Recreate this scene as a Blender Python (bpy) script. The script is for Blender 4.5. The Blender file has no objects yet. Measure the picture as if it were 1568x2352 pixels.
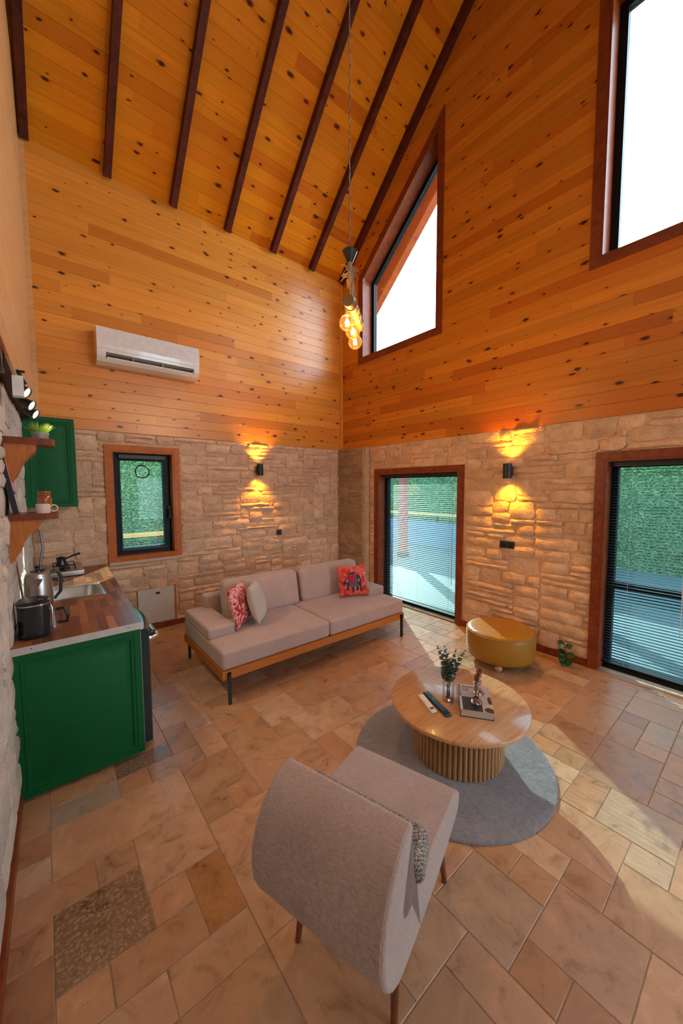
import bpy, bmesh, math, random
from mathutils import Vector, Matrix
random.seed(7)
S = bpy.context.scene
COL = S.collection
R = math.radians

# ------------------------------------------------------------------ camera
W_PX, F_PX, CAM_H = 1568.0, 833.5, 1.85
YAW, PITCH, ROLL = R(39.555), R(-3.913), R(-0.163)
cam_d = bpy.data.cameras.new('camera')
cam_d.sensor_fit = 'HORIZONTAL'; cam_d.sensor_width = 36.0
cam_d.lens = F_PX / W_PX * 36.0; cam_d.clip_start = 0.02
cam = bpy.data.objects.new('camera', cam_d); COL.objects.link(cam)
fw = Vector((math.cos(PITCH)*math.sin(YAW), math.cos(PITCH)*math.cos(YAW), math.sin(PITCH)))
rt = Vector((math.cos(YAW), -math.sin(YAW), 0)); up = rt.cross(fw)
rt, up = rt*math.cos(ROLL)+up*math.sin(ROLL), up*math.cos(ROLL)-rt*math.sin(ROLL)
cam.matrix_world = Matrix(((rt.x, up.x, -fw.x, 0), (rt.y, up.y, -fw.y, 0), (rt.z, up.z, -fw.z, CAM_H), (0, 0, 0, 1)))
S.camera = cam

# ------------------------------------------------------------------ world, sun, exposure
S.view_settings.view_transform = 'Standard'; S.view_settings.look = 'None'
S.view_settings.gamma = 1.0; S.view_settings.use_curve_mapping = False
S.view_settings.exposure = 2.75
wd = bpy.data.worlds.new('sky'); S.world = wd; wd.use_nodes = True
bg = wd.node_tree.nodes['Background']
bg.inputs['Color'].default_value = (0.74, 0.88, 1.0, 1); bg.inputs['Strength'].default_value = 2.1
SUN_AZ = Vector((0.585, 0.81, 0)).normalized(); SUN_EL = R(25)
sd = bpy.data.lights.new('sun', 'SUN'); sd.energy = 9.0; sd.angle = R(0.6); sd.color = (1, 0.86, 0.70)
so = bpy.data.objects.new('sun', sd); COL.objects.link(so)
sdir = Vector((SUN_AZ.x*math.cos(SUN_EL), SUN_AZ.y*math.cos(SUN_EL), math.sin(SUN_EL)))
so.rotation_euler = sdir.to_track_quat('Z', 'Y').to_euler(); so.location = (9, 12, 8)

# ------------------------------------------------------------------ material helpers
class NT:
    def __init__(s, name):
        s.m = bpy.data.materials.new(name); s.m.use_nodes = True
        s.t = s.m.node_tree; s.t.nodes.clear()
        s.out = s.n('ShaderNodeOutputMaterial'); s.b = s.n('ShaderNodeBsdfPrincipled')
        s.t.links.new(s.b.outputs[0], s.out.inputs[0])
    def n(s, typ, **kw):
        nd = s.t.nodes.new(typ)
        for k, v in kw.items():
            if k.startswith('i_'): nd.inputs[int(k[2:]) if k[2:].isdigit() else k[2:]].default_value = v
            else: setattr(nd, k, v)
        return nd
    def l(s, a, b): s.t.links.new(a, b)
    def math(s, op, a, b=None, clamp=False):
        nd = s.n('ShaderNodeMath', operation=op, use_clamp=clamp)
        for i, v in enumerate((a, b)):
            if v is None: continue
            if isinstance(v, (int, float)): nd.inputs[i].default_value = v
            else: s.l(v, nd.inputs[i])
        return nd.outputs[0]
    def vmul(s, v, xyz):
        nd = s.n('ShaderNodeVectorMath', operation='MULTIPLY'); s.l(v, nd.inputs[0]); nd.inputs[1].default_value = xyz
        return nd.outputs[0]
    def vadd(s, v, w):
        nd = s.n('ShaderNodeVectorMath', operation='ADD'); s.l(v, nd.inputs[0]); s.l(w, nd.inputs[1]); return nd.outputs[0]
    def obj(s): return s.n('ShaderNodeTexCoord').outputs['Object']
    def pos(s): return s.n('ShaderNodeNewGeometry').outputs['Position']
    def info(s): return s.n('ShaderNodeObjectInfo')
    def rndvec(s, k=40.0):
        i = s.info(); c = s.n('ShaderNodeCombineXYZ')
        s.l(s.math('MULTIPLY', i.outputs['Random'], k), c.inputs[0])
        s.l(s.math('MULTIPLY', i.outputs['Random'], k*1.7), c.inputs[1])
        s.l(s.math('MULTIPLY', i.outputs['Random'], k*2.3), c.inputs[2])
        return c.outputs[0]
    def noise(s, v, scale, detail=4, rough=0.55, dist=0.0):
        nd = s.n('ShaderNodeTexNoise'); s.l(v, nd.inputs['Vector'])
        nd.inputs['Scale'].default_value = scale; nd.inputs['Detail'].default_value = detail
        nd.inputs['Roughness'].default_value = rough; nd.inputs['Distortion'].default_value = dist
        return nd.outputs[0]
    def voro(s, v, scale, out=0, rnd=1.0):
        nd = s.n('ShaderNodeTexVoronoi'); s.l(v, nd.inputs['Vector']); nd.inputs['Scale'].default_value = scale
        nd.inputs['Randomness'].default_value = rnd
        return nd.outputs[out]
    def ramp(s, fac, stops, interp='LINEAR'):
        nd = s.n('ShaderNodeValToRGB'); s.l(fac, nd.inputs[0]); nd.color_ramp.interpolation = interp
        el = nd.color_ramp.elements
        while len(el) < len(stops): el.new(0.5)
        for e, (p, c) in zip(el, stops):
            e.position = p; e.color = (*c, 1) if len(c) == 3 else c
        return nd.outputs[0]
    def mix(s, fac, a, b, mode='MIX'):
        nd = s.n('ShaderNodeMix', data_type='RGBA', blend_type=mode)
        for i, v in ((0, fac), (6, a), (7, b)):
            if isinstance(v, (int, float)): nd.inputs[i].default_value = v
            elif isinstance(v, tuple): nd.inputs[i].default_value = (*v, 1) if len(v) == 3 else v
            else: s.l(v, nd.inputs[i])
        return nd.outputs[2]
    def bump(s, h, strength=0.3, dist=0.01):
        nd = s.n('ShaderNodeBump'); s.l(h, nd.inputs['Height'])
        nd.inputs['Strength'].default_value = strength; nd.inputs['Distance'].default_value = dist
        s.l(nd.outputs[0], s.b.inputs['Normal'])
    def col(s, c):
        if isinstance(c, tuple): s.b.inputs['Base Color'].default_value = (*c, 1)
        else: s.l(c, s.b.inputs['Base Color'])
    def set(s, **kw):
        for k, v in kw.items():
            key = {'rough': 'Roughness', 'metal': 'Metallic', 'spec': 'Specular IOR Level', 'coat': 'Coat Weight',
                   'trans': 'Transmission Weight', 'ior': 'IOR', 'sheen': 'Sheen Weight', 'alpha': 'Alpha',
                   'coatr': 'Coat Roughness'}[k]
            if isinstance(v, (int, float)): s.b.inputs[key].default_value = v
            else: s.l(v, s.b.inputs[key])

def plain(name, c, rough=0.5, metal=0.0, **kw):
    t = NT(name); t.set(rough=rough, metal=metal, **kw)
    n = t.noise(t.vadd(t.obj(), t.rndvec()), 18, 3)
    k = t.ramp(n, [(0.3, (0.93, 0.93, 0.93)), (0.7, (1.05, 1.05, 1.05))])
    t.col(t.mix(1.0, c, k, 'MULTIPLY')); return t.m

def emit(name, c, strength):
    t = NT(name); t.col((0, 0, 0)); t.b.inputs['Emission Color'].default_value = (*c, 1)
    t.b.inputs['Emission Strength'].default_value = strength; return t.m

def pine(name, light, dark, red, knot=0.7, rough=0.34, knot_scale=1.0, coat=.12, spec=.4):
    """varnished boards; object colour: R brightness, G share of the redder tone"""
    t = NT(name); o = t.vadd(t.obj(), t.rndvec()); i = t.info()
    g = t.noise(t.vmul(o, (0.9, 26, 26)), 1.0, 5, 0.62, 0.4)
    fine = t.noise(t.vmul(o, (2.5, 140, 140)), 1.0, 3)
    sep = t.n('ShaderNodeSeparateColor'); t.l(i.outputs['Color'], sep.inputs[0])
    base = t.mix(sep.outputs[1], light, red)
    c = t.mix(t.ramp(g, [(0.36, (0, 0, 0)), (0.68, (1, 1, 1))]), base, dark)
    c = t.mix(0.8, base, c)
    c = t.mix(t.ramp(fine, [(0.4, (0, 0, 0)), (0.75, (.22, .22, .22))]), c, dark)
    v = t.vadd(t.vmul(t.obj(), (3.0*knot_scale, 6.2*knot_scale, 0.0)), t.rndvec(90))
    vn = t.n('ShaderNodeTexVoronoi', voronoi_dimensions='2D'); t.l(v, vn.inputs['Vector']); vn.inputs['Scale'].default_value = 1.0
    cs_ = t.n('ShaderNodeSeparateColor'); t.l(vn.outputs['Color'], cs_.inputs[0])
    wob = t.math('MULTIPLY', t.math('SUBTRACT', t.noise(t.vmul(o, (26, 46, 46)), 1.0, 3), .5), .14)
    size = t.math('ADD', t.math('MULTIPLY', t.math('POWER', cs_.outputs[0], 1.6), .80), .10)
    d2 = t.math('DIVIDE', t.math('ADD', vn.outputs['Distance'], wob), size)
    k = t.ramp(d2, [(0.105, (1, 1, 1)), (0.165, (0, 0, 0))])
    core = t.ramp(d2, [(0.05, (1, 1, 1)), (0.11, (0, 0, 0))])
    halo = t.ramp(d2, [(0.13, (1, 1, 1)), (0.42, (0, 0, 0))])
    c = t.mix(t.math('MULTIPLY', halo, 0.30), c, red)
    c = t.mix(t.math('MULTIPLY', k, knot+.15, True), c, (0.13, 0.028, 0.006))
    c = t.mix(t.math('MULTIPLY', core, knot+.2, True), c, (0.03, 0.008, 0.004))
    br = t.n('ShaderNodeCombineColor')
    for q in range(3): t.l(sep.outputs[0], br.inputs[q])
    t.col(t.mix(1.0, c, br.outputs[0], 'MULTIPLY'))
    t.set(rough=rough, coat=coat, coatr=0.25, spec=spec)
    t.bump(g, 0.06, 0.003); return t.m

def stained(name, a, b, rough=0.38, sc=1.0):
    t = NT(name); o = t.vadd(t.obj(), t.rndvec())
    s0 = t.n('ShaderNodeTexCoord')
    g = t.noise(t.vmul(o, (9*sc, 9*sc, 9*sc)), 1.0, 5, .6, 1.2)
    c = t.mix(t.ramp(g, [(0.35, (0, 0, 0)), (0.7, (1, 1, 1))]), a, b)
    t.col(c); t.set(rough=rough, coat=.04, spec=.28); t.bump(g, .08, .003); return t.m

def grainwood(name, a, b, stretch=(1, 18, 18), rough=0.4, coat=.0):
    t = NT(name); o = t.vadd(t.obj(), t.rndvec())
    g = t.noise(t.vmul(o, stretch), 3.0, 6, .6, .6)
    t.col(t.mix(t.ramp(g, [(0.35, (0, 0, 0)), (0.68, (1, 1, 1))]), a, b)); t.set(rough=rough, coat=coat)
    t.bump(g, .05, .002); return t.m

def tinted(name, a, b, scale, rough, bstr=.4, bdist=.01, dscale=None, pits=0.0):
    """object colour times a mottled noise"""
    t = NT(name); o = t.vadd(t.obj(), t.rndvec()); i = t.info()
    n1 = t.noise(o, scale, 6, .62, .3); n2 = t.noise(o, scale*5.5, 4, .6)
    m = t.ramp(n1, [(0.3, a), (0.72, b)])
    c = t.mix(1.0, i.outputs['Color'], m, 'MULTIPLY')
    c = t.mix(t.ramp(n2, [(.52, (0, 0, 0)), (.72, (.35, .35, .35))]), c, t.mix(1.0, c, (.55, .42, .32), 'MULTIPLY'))
    t.col(c); t.set(rough=rough, spec=.35)
    h = t.math('ADD', t.math('MULTIPLY', t.noise(o, dscale or scale*2.2, 7, .62), 1.0), t.math('MULTIPLY', n2, .4))
    t.bump(h, bstr, bdist); return t.m

def tile_mat():
    t = NT('travertine'); o = t.vadd(t.obj(), t.rndvec()); i = t.info()
    n1 = t.noise(o, 7.5, 7, .66, .9); n2 = t.noise(o, 64, 6, .66, .4); n3 = t.noise(t.vmul(o, (60, 90, 60)), 1.0, 3)
    m = t.ramp(n1, [(.30, (.62, .53, .45)), (.46, (.98, .97, .96)), (.58, (1.08, 1.06, 1.05)), (.72, (1.32, 1.30, 1.28))])
    c = t.mix(1.0, i.outputs['Color'], m, 'MULTIPLY')
    br = t.ramp(n2, [(.5, (0, 0, 0)), (.62, (1, 1, 1))])
    str_ = t.math('SUBTRACT', 1.0, i.outputs['Alpha'])
    c = t.mix(t.math('MULTIPLY', br, str_), c, (.50, .34, .22))
    pit = t.ramp(n3, [(.66, (0, 0, 0)), (.73, (1, 1, 1))])
    pm = t.math('MULTIPLY', pit, t.ramp(n1, [(.45, (0, 0, 0)), (.6, (.55, .55, .55))]))
    c = t.mix(pm, c, (.17, .10, .06)); t.col(c)
    t.set(rough=t.ramp(n1, [(.3, (.26, .26, .26)), (.7, (.42, .42, .42))]), spec=.42)
    t.bump(t.math('SUBTRACT', t.math('MULTIPLY', n2, .3), pm), .22, .004); return t.m

def fabric(name, c1, c2, scale=260, rough=.92, bstr=.25, sheen=.25, stretch=(1, 1, 1)):
    t = NT(name); o = t.obj()
    w = t.noise(t.vmul(o, stretch), scale, 3, .7); l = t.noise(o, 6, 3)
    f = t.math('ADD', t.math('MULTIPLY', w, .75), t.math('MULTIPLY', l, .25))
    t.col(t.mix(t.ramp(f, [(.36, (0, 0, 0)), (.64, (1, 1, 1))]), c1, c2))
    t.set(rough=rough, sheen=sheen, spec=.15); t.bump(w, bstr, .002); return t.m

def glass(name, c, refl=.4, rough=.02):
    """thin pane: mostly transparent with a weak mirror layer"""
    t = NT(name); t.t.nodes.remove(t.b)
    tr = t.n('ShaderNodeBsdfTransparent'); tr.inputs[0].default_value = (*c, 1)
    gl = t.n('ShaderNodeBsdfGlossy'); gl.inputs['Roughness'].default_value = rough
    fr = t.n('ShaderNodeFresnel'); fr.inputs[0].default_value = 1.45
    mx = t.n('ShaderNodeMixShader'); t.l(t.math('MULTIPLY', fr.outputs[0], refl), mx.inputs[0])
    t.l(tr.outputs[0], mx.inputs[1]); t.l(gl.outputs[0], mx.inputs[2]); t.l(mx.outputs[0], t.out.inputs[0])
    return t.m

# ------------------------------------------------------------------ palette
M = {}
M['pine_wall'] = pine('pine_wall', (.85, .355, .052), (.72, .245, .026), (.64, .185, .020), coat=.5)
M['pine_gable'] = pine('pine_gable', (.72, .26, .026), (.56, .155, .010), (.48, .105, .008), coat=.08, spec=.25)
M['pine_ceiling'] = pine('pine_ceiling', (.78, .30, .010), (.64, .195, .005), (.50, .115, .004), knot_scale=.8, coat=.0, spec=.15, rough=.5)
M['pine_pale'] = pine('pine_pale', (.72, .40, .17), (.58, .28, .10), (.54, .25, .09), knot=.1)
M['rafter'] = stained('rafter_stain', (.110, .016, .005), (.040, .006, .003), .6)
M['casing'] = stained('casing_stain', (.28, .058, .014), (.16, .030, .008), .36)
M['casing_light'] = stained('window_casing_stain', (.52, .135, .012), (.38, .085, .007), .45)
M['mortar'] = tinted('mortar', (.86, .84, .82), (1.06, 1.05, 1.04), 9, .9, .5, .01)
M['stone'] = tinted('stone', (.74, .70, .66), (1.12, 1.1, 1.08), 7, .86, 1.0, .022, dscale=16)
M['tile'] = tile_mat()
M['grout'] = tinted('grout', (.8, .78, .76), (1.1, 1.1, 1.1), 20, .9)
M['black_metal'] = plain('black_metal', (.012, .013, .016), .42)
M['anthracite'] = plain('anthracite_frame', (.005, .007, .010), .45, spec=.2)
M['slat'] = plain('blind_slat', (.022, .032, .042), .55, spec=.25)
M['cord'] = plain('blind_cord', (.55, .56, .58), .6)
M['pane_tint'] = glass('tinted_pane', (.46, .60, .63))
M['pane_clear'] = glass('clear_pane', (.88, .94, .96))
M['green'] = plain('green_lacquer', (.0015, .098, .026), .5, spec=.25)
M['steel'] = plain('brushed_steel', (.50, .46, .43), .33, 1.0)
M['chrome'] = plain('chrome', (.80, .78, .76), .10, 1.0)
M['alu'] = plain('aluminium_edge', (.60, .56, .54), .42, .55)
M['white_plastic'] = plain('white_plastic', (.80, .76, .74), .22, coat=.3)
M['white_paint'] = plain('white_paint', (.66, .60, .56), .5)
M['black_plastic'] = plain('black_plastic', (.008, .010, .014), .24, coat=.2)
M['teal_black'] = plain('teal_black_enamel', (.008, .030, .034), .2, coat=.4)
M['sofa'] = fabric('sofa_fabric', (.37, .245, .215), (.50, .35, .31), 300)
M['chair'] = fabric('armchair_fabric', (.32, .225, .205), (.47, .355, .325), 55, .95, .3, .2, (9, 1, 1))
M['sofa_wood'] = grainwood('sofa_oak', (.52, .16, .022), (.40, .11, .014), (2, 30, 30), .42)
M['leg_wood'] = grainwood('leg_walnut', (.20, .050, .017), (.12, .028, .010), (30, 30, 2), .35, .3)
M['table_wood'] = grainwood('table_oak', (.60, .315, .155), (.46, .215, .095), (1.2, 12, 12), .26, .25)
M['rib_wood'] = grainwood('rib_oak', (.42, .225, .095), (.30, .155, .062), (20, 20, 2), .5)
M['corbel_wood'] = grainwood('corbel_pine', (.50, .155, .018), (.38, .095, .010), (20, 20, 2), .42)
M['shelf_wood'] = stained('shelf_stain', (.22, .050, .020), (.13, .028, .012), .3)
M['grey_cushion'] = fabric('grey_linen', (.40, .335, .29), (.52, .45, .40), 200)
M['leather'] = tinted('mustard_leather', (.86, .84, .8), (1.08, 1.08, 1.08), 60, .42, .12, .002)
M['ball_wood'] = grainwood('beech_ball', (.56, .30, .17), (.48, .24, .13), (4, 14, 14), .45)
M['jute'] = fabric('jute_rope', (.26, .15, .075), (.52, .34, .20), 180, .95, .7)
M['branch'] = stained('pendant_branch', (.40, .19, .065), (.26, .105, .03), .55)
M['leaf'] = plain('dark_leaf', (.012, .055, .012), .35)
M['eucalyptus'] = plain('eucalyptus_leaf', (.10, .125, .095), .55)
M['twig'] = plain('twig', (.10, .055, .035), .6)
M['grass'] = plain('grass_blade', (.20, .34, .04), .5)
M['pot'] = plain('zinc_pot', (.30, .31, .27), .5, .3)
M['mug'] = plain('cream_mug', (.74, .60, .50), .35)
M['page'] = plain('paper_pages', (.52, .42, .36), .85)
M['cover_dark'] = plain('dark_cover', (.012, .012, .018), .3)
M['cover_light'] = plain('pale_cover', (.50, .42, .40), .32)
M['pink_print'] = plain('pink_print', (.62, .20, .40), .5)
M['white_print'] = plain('white_print', (.78, .72, .68), .5)
M['amber_jar'] = plain('amber_glaze', (.34, .075, .018), .15, coat=.5)
M['yellow'] = plain('yellow_lever', (.75, .42, .02), .4)
M['grey_hose'] = plain('grey_hose', (.28, .27, .26), .4, .4)
M['ivory'] = plain('ivory_plastic', (.78, .66, .56), .4)
M['remote'] = plain('dark_remote', (.006, .022, .030), .35)
M['key'] = plain('remote_key', (.05, .16, .20), .5)
M['hedge'] = None
M['bulb_glass'] = None
M['filament'] = emit('glowing_filament', (1.0, .76, .42), 4)
M['spot_face'] = emit('glowing_spot_lens', (1.0, .80, .52), .42)
M['sconce_face'] = emit('glowing_sconce_lens', (1.0, .50, .06), 3)
def real_glass(name, c, rough=.0):
    t = NT(name); t.col(c); t.set(rough=rough, trans=1.0, ior=1.45); return t.m
M['vase_glass'] = glass('vase_glass', (.985, .975, .975), .35)
M['smoke_glass'] = glass('smoked_glass', (.62, .46, .42))
def bulb_mat():
    t = NT('amber_bulb_glass'); t.t.nodes.remove(t.b)
    tr = t.n('ShaderNodeBsdfTransparent'); tr.inputs[0].default_value = (1, .78, .40, 1)
    em = t.n('ShaderNodeEmission'); em.inputs[0].default_value = (1, .46, .10, 1); em.inputs[1].default_value = .055
    ad = t.n('ShaderNodeAddShader'); t.l(tr.outputs[0], ad.inputs[0]); t.l(em.outputs[0], ad.inputs[1])
    gl = t.n('ShaderNodeBsdfGlossy'); gl.inputs['Roughness'].default_value = .03
    lw = t.n('ShaderNodeLayerWeight'); lw.inputs[0].default_value = .25
    mx = t.n('ShaderNodeMixShader'); t.l(t.math('MULTIPLY', lw.outputs[0], .5), mx.inputs[0]); t.l(ad.outputs[0], mx.inputs[1]); t.l(gl.outputs[0], mx.inputs[2])
    t.l(mx.outputs[0], t.out.inputs[0]); return t.m
M['bulb_glass'] = bulb_mat()
def rug_mat():
    t = NT('rug_pile'); o = t.obj()
    w = t.noise(o, 150, 3, .7); l = t.noise(o, 14, 4, .6, 1.5)
    f = t.math('ADD', t.math('MULTIPLY', w, .5), t.math('MULTIPLY', l, .5))
    t.col(t.mix(t.ramp(f, [(.38, (0, 0, 0)), (.62, (1, 1, 1))]), (.215, .185, .20), (.345, .30, .325)))
    t.set(rough=1.0, sheen=.4, spec=.05); t.bump(t.math('ADD', w, t.math('MULTIPLY', l, 1.2)), .9, .012); return t.m
M['rug'] = rug_mat()
def knit_mat():
    t = NT('knit'); o = t.obj()
    w = t.n('ShaderNodeTexWave', wave_type='BANDS', bands_direction='DIAGONAL'); t.l(o, w.inputs[0])
    w.inputs['Scale'].default_value = 34; w.inputs['Distortion'].default_value = 9; w.inputs['Detail Scale'].default_value = 5
    v = t.voro(o, 150); f = t.math('ADD', t.math('MULTIPLY', w.outputs[1], .6), t.math('MULTIPLY', v, .5))
    t.col(t.ramp(f, [(.42, (.035, .035, .04)), (.60, (.42, .33, .27))])); t.set(rough=.95)
    t.bump(v, .8, .004); return t.m
M['knit'] = knit_mat()
def print_mat(name, stops, scale, dist=1.6):
    t = NT(name); o = t.obj(); wv = t.vadd(o, t.vmul(t.n('ShaderNodeTexNoise').outputs[1], (.0, .0, .0)))
    n = t.noise(o, scale, 3, .55, dist)
    t.col(t.ramp(n, stops, 'CONSTANT')); t.set(rough=.8, sheen=.2); return t.m
M['pink_floral'] = print_mat('pink_floral', [(0, (.20, .004, .016)), (.40, (.50, .012, .03)), (.47, (.72, .20, .17)), (.52, (.78, .50, .46)), (.58, (.68, .15, .22)), (.63, (.36, .006, .03))], 13)
M['red_floral'] = print_mat('red_floral', [(0, (.40, .008, .016)), (.40, (.66, .045, .03)), (.50, (.74, .15, .08)), (.57, (.70, .05, .05)), (.63, (.80, .38, .36))], 9)
M['navy'] = plain('navy_print', (.018, .024, .040), .8)
M['magenta'] = plain('magenta_print', (.36, .004, .035), .8)
M['teal'] = plain('teal_print', (.02, .13, .17), .8)
M['tan'] = plain('tan_print', (.45, .24, .13), .8)
M['book_key'] = plain('marble', (.7, .68, .66), .3)

# ------------------------------------------------------------------ mesh helpers
class MB:
    def __init__(s): s.v = []; s.f = []
    def add(s, vs, fs):
        o = len(s.v); s.v += [tuple(p) for p in vs]; s.f += [tuple(i+o for i in q) for q in fs]; return s
    def box(s, x0, y0, z0, x1, y1, z1):
        return s.add([(x0, y0, z0), (x1, y0, z0), (x1, y1, z0), (x0, y1, z0), (x0, y0, z1), (x1, y0, z1), (x1, y1, z1), (x0, y1, z1)],
                     [(0, 3, 2, 1), (4, 5, 6, 7), (0, 1, 5, 4), (1, 2, 6, 5), (2, 3, 7, 6), (3, 0, 4, 7)])
    def hexa(s, p):  # 8 points, order as box
        return s.add(p, [(0, 3, 2, 1), (4, 5, 6, 7), (0, 1, 5, 4), (1, 2, 6, 5), (2, 3, 7, 6), (3, 0, 4, 7)])
    def prism(s, poly, a, b):
        """poly: list of 3D points at offset a; extruded by vector b"""
        n = len(poly); b = Vector(b); a = Vector(a)
        vs = [Vector(p)+a for p in poly]; vs += [p+b for p in vs]
        fs = [tuple(range(n-1, -1, -1)), tuple(range(n, 2*n))] + [(i, (i+1) % n, n+(i+1) % n, n+i) for i in range(n)]
        return s.add(vs, fs)
    def lathe(s, prof, seg=24, c=(0, 0, 0), cap=True):
        n = len(prof); vs = []
        for k in range(seg):
            a = 2*math.pi*k/seg
            for r, z in prof: vs.append((c[0]+r*math.cos(a), c[1]+r*math.sin(a), c[2]+z))
        fs = []
        for k in range(seg):
            k2 = (k+1) % seg
            for i in range(n-1): fs.append((k*n+i, k2*n+i, k2*n+i+1, k*n+i+1))
        if cap:
            if prof[0][0] > 1e-6: fs.append(tuple(k*n for k in range(seg-1, -1, -1)))
            if prof[-1][0] > 1e-6: fs.append(tuple(k*n+n-1 for k in range(seg)))
        return s.add(vs, fs)
    def tube(s, pts, rad, seg=8, cap=True):
        pts = [Vector(p) for p in pts]; n = len(pts)
        if not isinstance(rad, (list, tuple)): rad = [rad]*n
        vs = []; prev = None
        for i, p in enumerate(pts):
            d = (pts[min(i+1, n-1)]-pts[max(i-1, 0)]).normalized()
            if prev is None:
                prev = d.orthogonal().normalized()
            prev = (prev-d*prev.dot(d)).normalized(); q = d.cross(prev)
            for k in range(seg):
                a = 2*math.pi*k/seg; vs.append(p+(prev*math.cos(a)+q*math.sin(a))*rad[i])
        fs = [(i*seg+k, i*seg+(k+1) % seg, (i+1)*seg+(k+1) % seg, (i+1)*seg+k) for i in range(n-1) for k in range(seg)]
        if cap: fs += [tuple(range(seg-1, -1, -1)), tuple((n-1)*seg+k for k in range(seg))]
        return s.add(vs, fs)
    def ball(s, c, r, seg=16, rings=10, sc=(1, 1, 1)):
        prof = [(r*math.sin(math.pi*i/rings), -r*math.cos(math.pi*i/rings)) for i in range(rings+1)]
        m = MB().lathe(prof, seg, (0, 0, 0), False)
        return s.add([(c[0]+x*sc[0], c[1]+y*sc[1], c[2]+z*sc[2]) for x, y, z in m.v], m.f)
    def rbox(s, c, h, r, n=4, k=3, fn=None):
        """rounded box, centre c, half size h, radius r; k samples in the rounding, n inside"""
        vs = []; fs = []; idx = {}
        def samples(hh):
            a = [hh-r+r*math.tan(math.pi/4*j/k) for j in range(k+1)]
            inner = [-(hh-r)+2*(hh-r)*j/n for j in range(1, n)]
            return [-q for q in reversed(a)] + inner + a
        sm = [samples(q) for q in h]
        def pt(p):
            key = tuple(round(q, 6) for q in p)
            if key in idx: return idx[key]
            inn = Vector([max(-(h[i]-r), min(h[i]-r, p[i])) for i in range(3)]); d = Vector(p)-inn
            q = inn+d.normalized()*r if d.length > 1e-9 else Vector(p)
            if fn: q = Vector(fn(q))
            idx[key] = len(vs); vs.append(q+Vector(c)); return idx[key]
        for ax in range(3):
            a, b = (ax+1) % 3, (ax+2) % 3
            for sg in (-1, 1):
                for i in range(len(sm[a])-1):
                    for j in range(len(sm[b])-1):
                        q = []
                        for (u, v) in ((i, j), (i+1, j), (i+1, j+1), (i, j+1)):
                            p = [0, 0, 0]; p[ax] = sg*h[ax]; p[a] = sm[a][u]; p[b] = sm[b][v]; q.append(pt(p))
                        fs.append(tuple(q) if sg > 0 else tuple(reversed(q)))
        return s.add(vs, fs)
    def build(s, name, mat, parent=None, loc=None, rot=None, smooth=None, color=None):
        me = bpy.data.meshes.new(name); me.from_pydata(s.v, [], s.f); me.update()
        return link(name, me, mat, parent, loc, rot, smooth, color)

def link(name, me, mat, parent=None, loc=None, rot=None, smooth=None, color=None):
    if mat is not None and not me.materials: me.materials.append(mat)
    if smooth is not None:
        me.shade_smooth(); me.set_sharp_from_angle(angle=R(smooth))
    o = bpy.data.objects.new(name, me); COL.objects.link(o)
    if parent is not None: o.parent = parent
    if loc is not None: o.location = loc
    if rot is not None: o.rotation_euler = rot
    if color is not None: o.color = color
    return o

def tag(o, label, cat, group=None, kind=None):
    o['label'] = label; o['category'] = cat
    if group: o['group'] = group
    if kind: o['kind'] = kind
    return o
def struct(o, label=None):
    o['kind'] = 'structure'
    if label: o['label'] = label
    return o
def empty(name, loc=(0, 0, 0), rz=0.0):
    o = bpy.data.objects.new(name, None); COL.objects.link(o); o.location = loc; o.rotation_euler = (0, 0, rz)
    o.empty_display_size = .1; return o
def thing(name, label, cat, loc=(0, 0, 0), rz=0.0, group=None): return tag(empty(name, loc, rz), label, cat, group)
def copy_tree(o, parent=None):
    c = o.copy(); COL.objects.link(c)
    if parent is not None: c.parent = parent
    for ch in list(o.children): copy_tree(ch, c)
    return c

# ------------------------------------------------------------------ dimensions of the room
A, B, C = 5.15, 4.26, -0.19          # inner faces: back wall y, right wall x, kitchen wall x (at y = 2.4)
CS = 0.03                            # kitchen wall runs slightly askew
def cx(y): return C+CS*(y-2.4)
YF = -3.95; YR = 0.6; ZE = 5.44; SL = 0.923; ZW = 2.52; T = .25
def roof(y): return ZE+(A-y)*SL if y >= YR else ZE+(A-YR)*SL-(YR-y)*SL
ZRIDGE = roof(YR)

# openings in the right wall as (y0, y1, z_bottom, z_top at y0, z_top at y1), inner edges of the casing
D1 = (2.712, 4.205, 0.0, 2.068, 2.068)
D2 = (-0.45, 1.108, 0.0, 2.11, 2.11)
D3 = (-3.3, -1.2, 0.0, 2.11, 2.11)
TW = (3.095, 4.585, 3.995, 6.58, 5.265)
UW = (-0.03, 1.225, 4.04, 6.42, 6.42)
TW2 = (-3.45, -1.95, 3.995, 5.265, 6.58)
OPEN_B = [D1, D2, D3, TW, UW, TW2]
WA = (0.662, 1.365, 0.985, 2.30)     # back window: x0, x1, z0, z1

def top_of(o, y):
    t = (y-o[0])/(o[1]-o[0]); return o[3]+(o[4]-o[3])*t

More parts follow.
